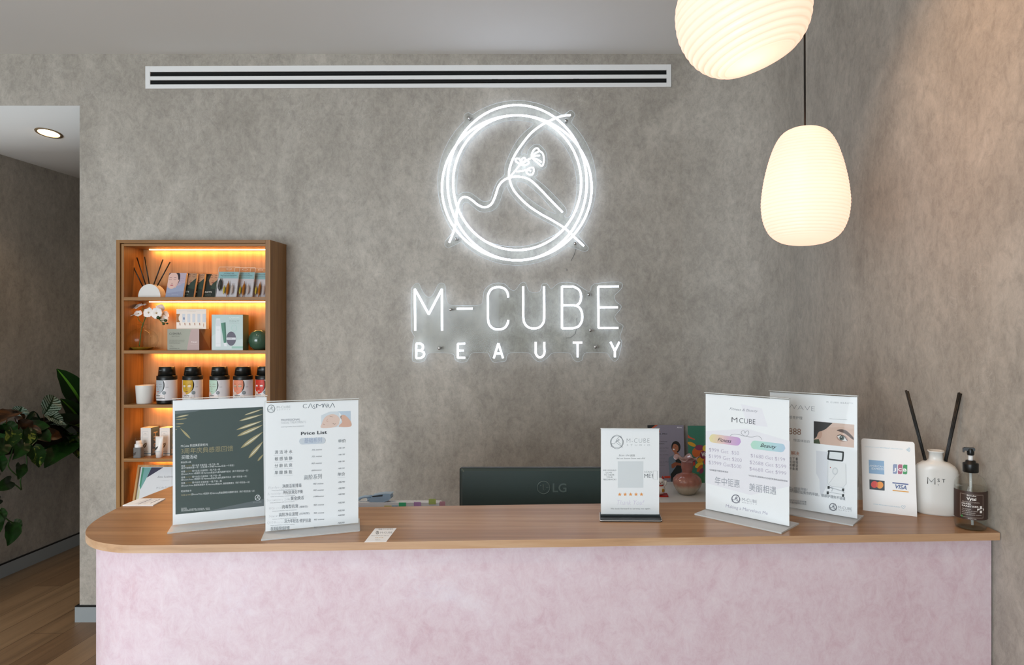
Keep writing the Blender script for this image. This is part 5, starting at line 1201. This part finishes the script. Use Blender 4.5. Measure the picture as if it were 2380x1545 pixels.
def d_grn(A):
    cs = ['#c8632c', '#d9a02c', '#e0c23a', '#b83a2c', '#7c2440', '#8a3a5c']
    A.poly([(892, 310), (930, 360), (1030, 415), (1020, 432), (890, 385)], '#c85a3c')
    for k, (x, y, a, b_) in enumerate(((960, 520, 90, 38), (1080, 700, 120, 120), (1110, 600, 90, 60), (975, 870, 50, 50), (960, 940, 60, 45), (1090, 970, 90, 50), (1120, 860, 80, 60), (1100, 1040, 90, 40), (1130, 1100, 60, 40), (1200, 760, 90, 90), (1260, 900, 100, 80), (1240, 620, 70, 70))):
        A.up(); A.ell(x, y, a, b_, cs[(k*5 + 1) % 6], 18, 1, rot=.5 - k*.2)
    A.poly([(890, 1150), (1450, 1180), (1450, 1400), (890, 1330)], '#3f7a54'); A.up(); A.text('Wow', 1145, 790, 1290, 790, 90, '#f2efe8', .02)
flyer('green flyer with orange and purple blurred flowers, behind the pink vase', 1602, 1682, 975, 3.235, .05, '#3a7c66', d_grn, [(895, 130), (1580, 150), (1580, 1400), (880, 1330)])
D = 3.02
t = thing('ribbed_vase', 'pink to cream ribbed glass vase with a ruffled rim on the low cabinet', 'vase', (sx_(1597, D), D, ZK))
def vase_mat():
    m = mat('pink_glass', '#b07a70', .08, coat=.6); N, L = nt(m)
    tc = node(m, 'ShaderNodeTexCoord'); sp_ = node(m, 'ShaderNodeSeparateXYZ'); L.new(tc.outputs['Object'], sp_.inputs[0])
    mu = node(m, 'ShaderNodeMath', operation='MULTIPLY'); mu.inputs[1].default_value = 4.0; L.new(sp_.outputs[2], mu.inputs[0])
    ad = node(m, 'ShaderNodeMath', operation='ADD'); nz = noise(m, coords(m), 60, 4); m2 = node(m, 'ShaderNodeMath', operation='MULTIPLY'); m2.inputs[1].default_value = .08; L.new(nz, m2.inputs[0])
    L.new(mu.outputs[0], ad.inputs[0]); L.new(m2.outputs[0], ad.inputs[1])
    setc(m, ramp(m, ad.outputs[0], [(.0, '#b3a58f'), (.17, '#cdbfa9'), (.25, '#bb8270'), (.42, '#a9685b'), (.9, '#b58583')])); 
    m.node_tree.nodes['Principled BSDF'].inputs['Transmission Weight'].default_value = .1; return m
M_VAS = vase_mat()
pr = [(.030, 0), (.036, .002), (.042, .008), (.052, .020), (.0625, .040), (.0655, .055), (.062, .072), (.048, .088), (.030, .096), (.0225, .1), (.0235, .104), (.023, .107), (.0265, .116), (.0285, .130), (.027, .142), (.028, .150)]
rib = lambda a, z, r_: 1 + (.045*abs(math.sin(a*6))*min(1, max(0, (z)/.03))*min(1, max(0, (.095 - z)/.02)))
b = MB(); b.lathe(spline([(a, c, 0) for a, c in pr], 3) if 0 else pr, M_VAS, n=96, fr=rib, caps=False)
b.lathe([(.001, .0005), (.030, .0)], M_VAS, n=96, caps=False); b.build('vase_body', t)
b = MB(); n = 96; v = []; f = []
for j in range(9):
    s_ = j/8; 
    for i in range(n):
        a = 2*PI*i/n; wv = math.sin(a*5 + .6); r_ = .028 + .028*s_ + .009*s_*wv; z = .150 + .030*s_**.7 - .012*s_*s_ + .010*s_**1.4*math.sin(a*5 + 1.9)
        v.append((r_*math.cos(a), r_*math.sin(a), z))
for j in range(8):
    for i in range(n): f.append((j*n+i, j*n+(i+1) % n, (j+1)*n+(i+1) % n, (j+1)*n+i))
b.add(v, f, mat('pink_glass_rim', '#b08482', .1, trans=.25), True); b.build('ruffled_rim', t)
# fortune cat figurine on a red mat
D = 2.98
t = thing('cat_figurine', 'small white lucky cat figurine with red trim beside the pink vase', 'figurine', (sx_(1534, D), D, ZK))
RD = mat('lacquer_red', '#b5281c', .25); WC = mat('glazed_white', '#e8e4e0', .2)
MB().rbox(-.036, .036, -.024, .030, 0, .006, RD, .004, 'z').build('red_base', t, bevel=.001)
MB().ball((0, 0, .030), .024, WC, 20, 14, sz=1.05).build('cat_body', t)
hd = MB().ball((0, -.002, .066), .019, WC, 20, 14, sx=1.1, sz=.95).build('cat_head', t)
for s_ in (-1, 1):
    MB().lathe([(.007, 0), (.001, .012)], RD, c=(s_*.012, 0, .080), n=12).build('ear', hd)
    MB().ball((s_*.007, -.0205, .068), .0022, M_BLACK, 8, 6).build('eye', hd)
MB().ball((0, -.0215, .062), .002, RD, 8, 6).build('nose', hd)
MB().tube([(.0145*math.cos(2*PI*i/24), -.001 + .0145*math.sin(2*PI*i/24), .0505) for i in range(24)], .0028, RD, 6, True).build('collar', t)
MB().tube([(.014, -.004, .044), (.024, -.006, .055), (.025, -.007, .072)], [.006, .0055, .0065], WC, 10).build('raised_paw', t)
MB().ball((.010, -.020, .030), .0085, mat('gold_glaze', '#c08a2c', .25, .6), 12, 8, sy=.4).build('coin', t)
MB().ball((-.010, -.022, .034), .004, mat('figurine_pink', '#c8508c', .3), 8, 6).build('bell', t)

# ------------------------------------------------------------------ hallway planter and its plants
pl = thing('wall_planter', 'dark trough planter fixed to the hallway wall full of plants', 'planter', (XH, 4.6, .78))
M_PL = mat('planter_dark', '#17190f', .6)
b = MB(); b.box(0, .20, -1.1, 1.1, 0, .012, M_PL); b.box(.19, .20, -1.1, 1.1, .012, .15, M_PL); b.box(0, .012, -1.1, 1.1, .012, .15, M_PL)
b.box(.012, .19, -1.1, -1.088, .012, .15, M_PL); b.box(.012, .19, 1.088, 1.1, .012, .15, M_PL); b.build('trough', pl)
MB().box(.012, .19, -1.088, 1.088, .10, .13, mat('potting_soil', '#1c140c', .9)).build('soil', pl)
def leafmat(name, c0, c1, sc=30, lo=.45, hi=.6, rough=.32):
    m = mat(name, c0, rough); nz = noise(m, coords(m), sc, 5, .6, .8); setc(m, ramp(m, nz, [(0, c0), (lo, c0), (hi, c1)])); return m
G_DK = leafmat('pothos_leaf', '#12300f', '#1e4719', 14); G_VAR = leafmat('variegated_leaf', '#14330f', '#7d8c3c', 22, .56, .62)
G_CAL = mat('calathea_light', '#8fa79a', .35); G_CALD = mat('calathea_dark', '#16321f', .3); G_BR = leafmat('brown_leaf', '#2c1c0f', '#5a3618', 12)
G_LON = mat('long_leaf_dark', '#12300f', .3); G_LONC = mat('long_leaf_stripe', '#5f9a2c', .3)
def leaf(b, base, tip, up, wd, fn, shape='oval', bend=.12, rows=12, cols=8, fold=.15):
    base = Vector(base); tip = Vector(tip); d = tip - base; L = d.length; dn = d.normalized(); up = Vector(up); up = (up - dn*up.dot(dn)).normalized(); sd = dn.cross(up)
    vs = []
    for i in range(rows+1):
        t_ = i/rows
        if shape == 'heart': wv = (math.sin(PI*min(1, (t_*.86 + .14)))**.75)*(1 - t_*.35) if t_ > 0 else .42
        elif shape == 'long': wv = math.sin(PI*(t_*.96 + .03))**.7
        else: wv = math.sin(PI*(t_*.93 + .05))**.8
        if i == rows: wv = .02
        for j in range(cols+1):
            s_ = j/cols*2 - 1
            back = -L*.12*abs(s_)**1.2*(1 - t_)**3 if shape == 'heart' else 0
            vs.append(tuple(base + dn*(L*t_ + back) + sd*(wd/2*wv*s_) + up*(math.sin(t_*PI)*L*bend*.5 - t_*t_*L*bend + abs(s_)*wd*fold*wv + .03*wd*math.sin(t_*17)*abs(s_))))
    for j in range(cols):
        for i in range(rows):
            q_ = i*(cols+1) + j; b.add([vs[q_], vs[q_+1], vs[q_+cols+2], vs[q_+cols+1]], [(0, 1, 2, 3)], fn(i, j, rows, cols), True)
def merge(o):
    bm = bmesh.new(); bm.from_mesh(o.data); bmesh.ops.remove_doubles(bm, verts=bm.verts, dist=1e-5); bm.to_mesh(o.data); bm.free(); return o
def plain(m): return lambda i, j, r_, c: m
def cala(i, j, r_, c):
    k = j - c/2 + .5; return G_CALD if (abs(k) < .9 or (i - abs(k) + .5) % 5.0 < 1.9) else G_CAL
def stripe(i, j, r_, c): return G_LONC if abs(j - c/2 + .5) < 1 else G_LON
OUT = (1, -.35, .25)
def plant(name, label, cat, loc):
    return thing(name, label, cat, loc, 0)
def P(px, py, off): v_ = onx(px, py, XH + off); return v_
# pothos trailing over the front of the trough, lower left of the view
po = plant('pothos', 'trailing pothos with heart-shaped leaves hanging from the trough at the frame edge', 'plant', (XH + .12, 3.95, .91))
def put(b, base, tip, wd, fn, shape, up=OUT, **kw): leaf(b, tuple(base - ORG), tuple(tip - ORG), up, wd, fn, shape, **kw)
ORG = po.location.copy(); b = MB()
hearts = [((75, 1040), (95, 1085), .11, .30, G_VAR), ((48, 1080), (45, 1112), .075, .26, G_DK), ((24, 1118), (-12, 1138), .085, .28, G_DK), ((-8, 1112), (-40, 1100), .08, .25, G_DK), ((28, 1218), (22, 1266), .10, .27, G_DK), ((32, 1212), (52, 1222), .055, .24, G_DK),
          ((-2, 1185), (10, 1212), .06, .25, G_DK), ((0, 1160), (-20, 1172), .05, .25, G_DK), ((30, 1000), (18, 1042), .10, .28, G_VAR), ((10, 1030), (-20, 1062), .10, .3, G_DK), ((55, 1030), (35, 1065), .09, .31, G_DK), ((-5, 1060), (8, 1095), .07, .27, G_DK), ((70, 1000), (55, 1040), .08, .25, G_VAR), ((15, 985), (38, 1010), .08, .22, G_DK), ((-20, 1200), (0, 1240), .09, .25, G_DK)]
for (a0, a1), (b0, b1), wd, off, m in hearts:
    B_, T_ = P(a0, a1, off), P(b0, b1, off + .04); put(b, B_, T_ , wd, plain(m), 'heart')
merge(b.build('leaves', po))
b = MB()
for pts in ([(70, 1010, .15), (60, 1040, .25), (62, 1082, .26), (48, 1112, .26), (50, 1138, .25)], [(40, 1010, .15), (25, 1060, .26), (20, 1085, .26), (48, 1112, .25)], [(26, 1120, .27), (40, 1130, .26), (49, 1138, .25)], [(20, 1010, .2), (-20, 1100, .26), (-10, 1170, .26), (15, 1205, .26), (32, 1215, .26)], [(0, 990, .15), (-8, 1040, .25), (-2, 1100, .26)]):
    b.tube([tuple(p) for p in spline([tuple(P(*q_) - ORG) for q_ in pts], 5)], .0035, mat('pothos_stem', '#38592a', .5), 6)
b.build('vines', po)
# prayer plant with striped leaves
ca = plant('prayer_plant', 'prayer plant with pale striped leaves rising from the hallway trough', 'plant', (XH + .10, 4.20, .91)); ORG = ca.location.copy(); b = MB()
put(b, P(102, 964, .16), P(130, 916, .14), .115, cala, 'oval', rows=40, cols=18, up=(1, -.6, .1)); put(b, P(103, 964, .17), P(150, 982, .24), .085, cala, 'oval', rows=40, cols=18, up=(.8, -.5, .9)); put(b, P(108, 984, .17), P(154, 984, .26), .05, cala, 'oval', rows=40, cols=16, up=(.6, -.5, 1)); put(b, P(108, 1014, .2), P(138, 1014, .26), .05, cala, 'oval', rows=36, cols=16, up=(.6, -.5, 1))
put(b, P(40, 965, .15), P(52, 944, .16), .09, cala, 'oval', rows=36, cols=16, up=(1, -.6, .1))
put(b, P(52, 958, .18), P(-5, 972, .25), .11, plain(G_BR), 'oval', up=(.3, -.3, 1)); put(b, P(30, 955, .2), P(58, 970, .2), .06, plain(G_BR), 'oval', up=(.3, -.3, 1))
put(b, P(45, 975, .2), P(66, 1005, .24), .09, plain(G_BR), 'oval'); put(b, P(60, 975, .15), P(84, 954, .15), .035, plain(G_CALD), 'oval'); put(b, P(88, 985, .15), P(85, 955, .15), .03, plain(G_CALD), 'oval', up=(.5, 1, 0)); put(b, P(60, 990, .18), P(98, 978, .2), .08, plain(G_CALD), 'oval')
merge(b.build('leaves', ca)); b = MB()
for pts in ([(104, 1010, .12), (103, 985, .15), (102, 962, .16)], [(10, 1010, .12), (14, 990, .15), (16, 975, .2)], [(48, 1015, .12), (42, 990, .15), (34, 972, .2)], [(85, 1015, .12), (95, 1000, .15), (106, 984, .17)], [(75, 1005, .1), (90, 998, .2), (103, 992, .2)]):
    b.tube([tuple(P(*q_) - ORG) for q_ in pts], .003, mat('brown_stem', '#4a3018', .5), 6)
b.build('stems', ca)
# long-leaved plant at the doorway edge
dr = plant('long_leaved_plant', 'tall plant with long green leaves and bright midribs beside the doorway edge', 'plant', (XH + .10, 4.50, .91)); ORG = dr.location.copy(); b = MB()
put(b, P(192, 950, .08), P(146, 864, .16), .15, stripe, 'long', cols=9, up=(1, -.6, .1)); put(b, P(190, 985, .1), P(153, 932, .18), .11, stripe, 'long', cols=9, up=(1, -.6, .1)); put(b, P(190, 1000, .1), P(215, 900, .2), .12, stripe, 'long', cols=9, up=(1, -.6, .1))
put(b, P(195, 1010, .1), P(140, 968, .25), .14, plain(G_LON), 'long'); put(b, P(190, 1010, .15), P(112, 1068, .28), .15, plain(G_DK), 'long', up=(.6, -.3, 1)); put(b, P(150, 1000, .15), P(190, 1060, .28), .14, plain(G_VAR), 'oval', up=(1, -.3, .5)); put(b, P(160, 990, .15), P(195, 990, .28), .10, plain(G_VAR), 'oval', up=(1, -.3, .5))
merge(b.build('leaves', dr)); MB().tube([tuple(P(185, 1030, .1) - ORG), tuple(P(188, 960, .1) - ORG)], .008, mat('green_cane', '#27401c', .5), 8).build('stem', dr)
# dense dark low foliage filling the trough
fo = plant('foliage_plant', 'dense dark low foliage filling the middle of the hallway trough', 'plant', (XH + .12, 4.35, .90)); ORG = fo.location.copy(); b = MB()
for i in range(85):
    px, py = R.uniform(-20, 192), R.uniform(985, 1035); off = R.uniform(.06, .22); B_ = P(px, py, off)
    T_ = B_ + Vector((R.uniform(.0, .10), R.uniform(-.10, .12), R.uniform(-.10, .035))); put(b, B_, T_, R.uniform(.05, .09), plain(G_DK if i % 5 else G_BR), 'oval', rows=5, cols=4, up=(.8, -.4, .6))
merge(b.build('leaves', fo))
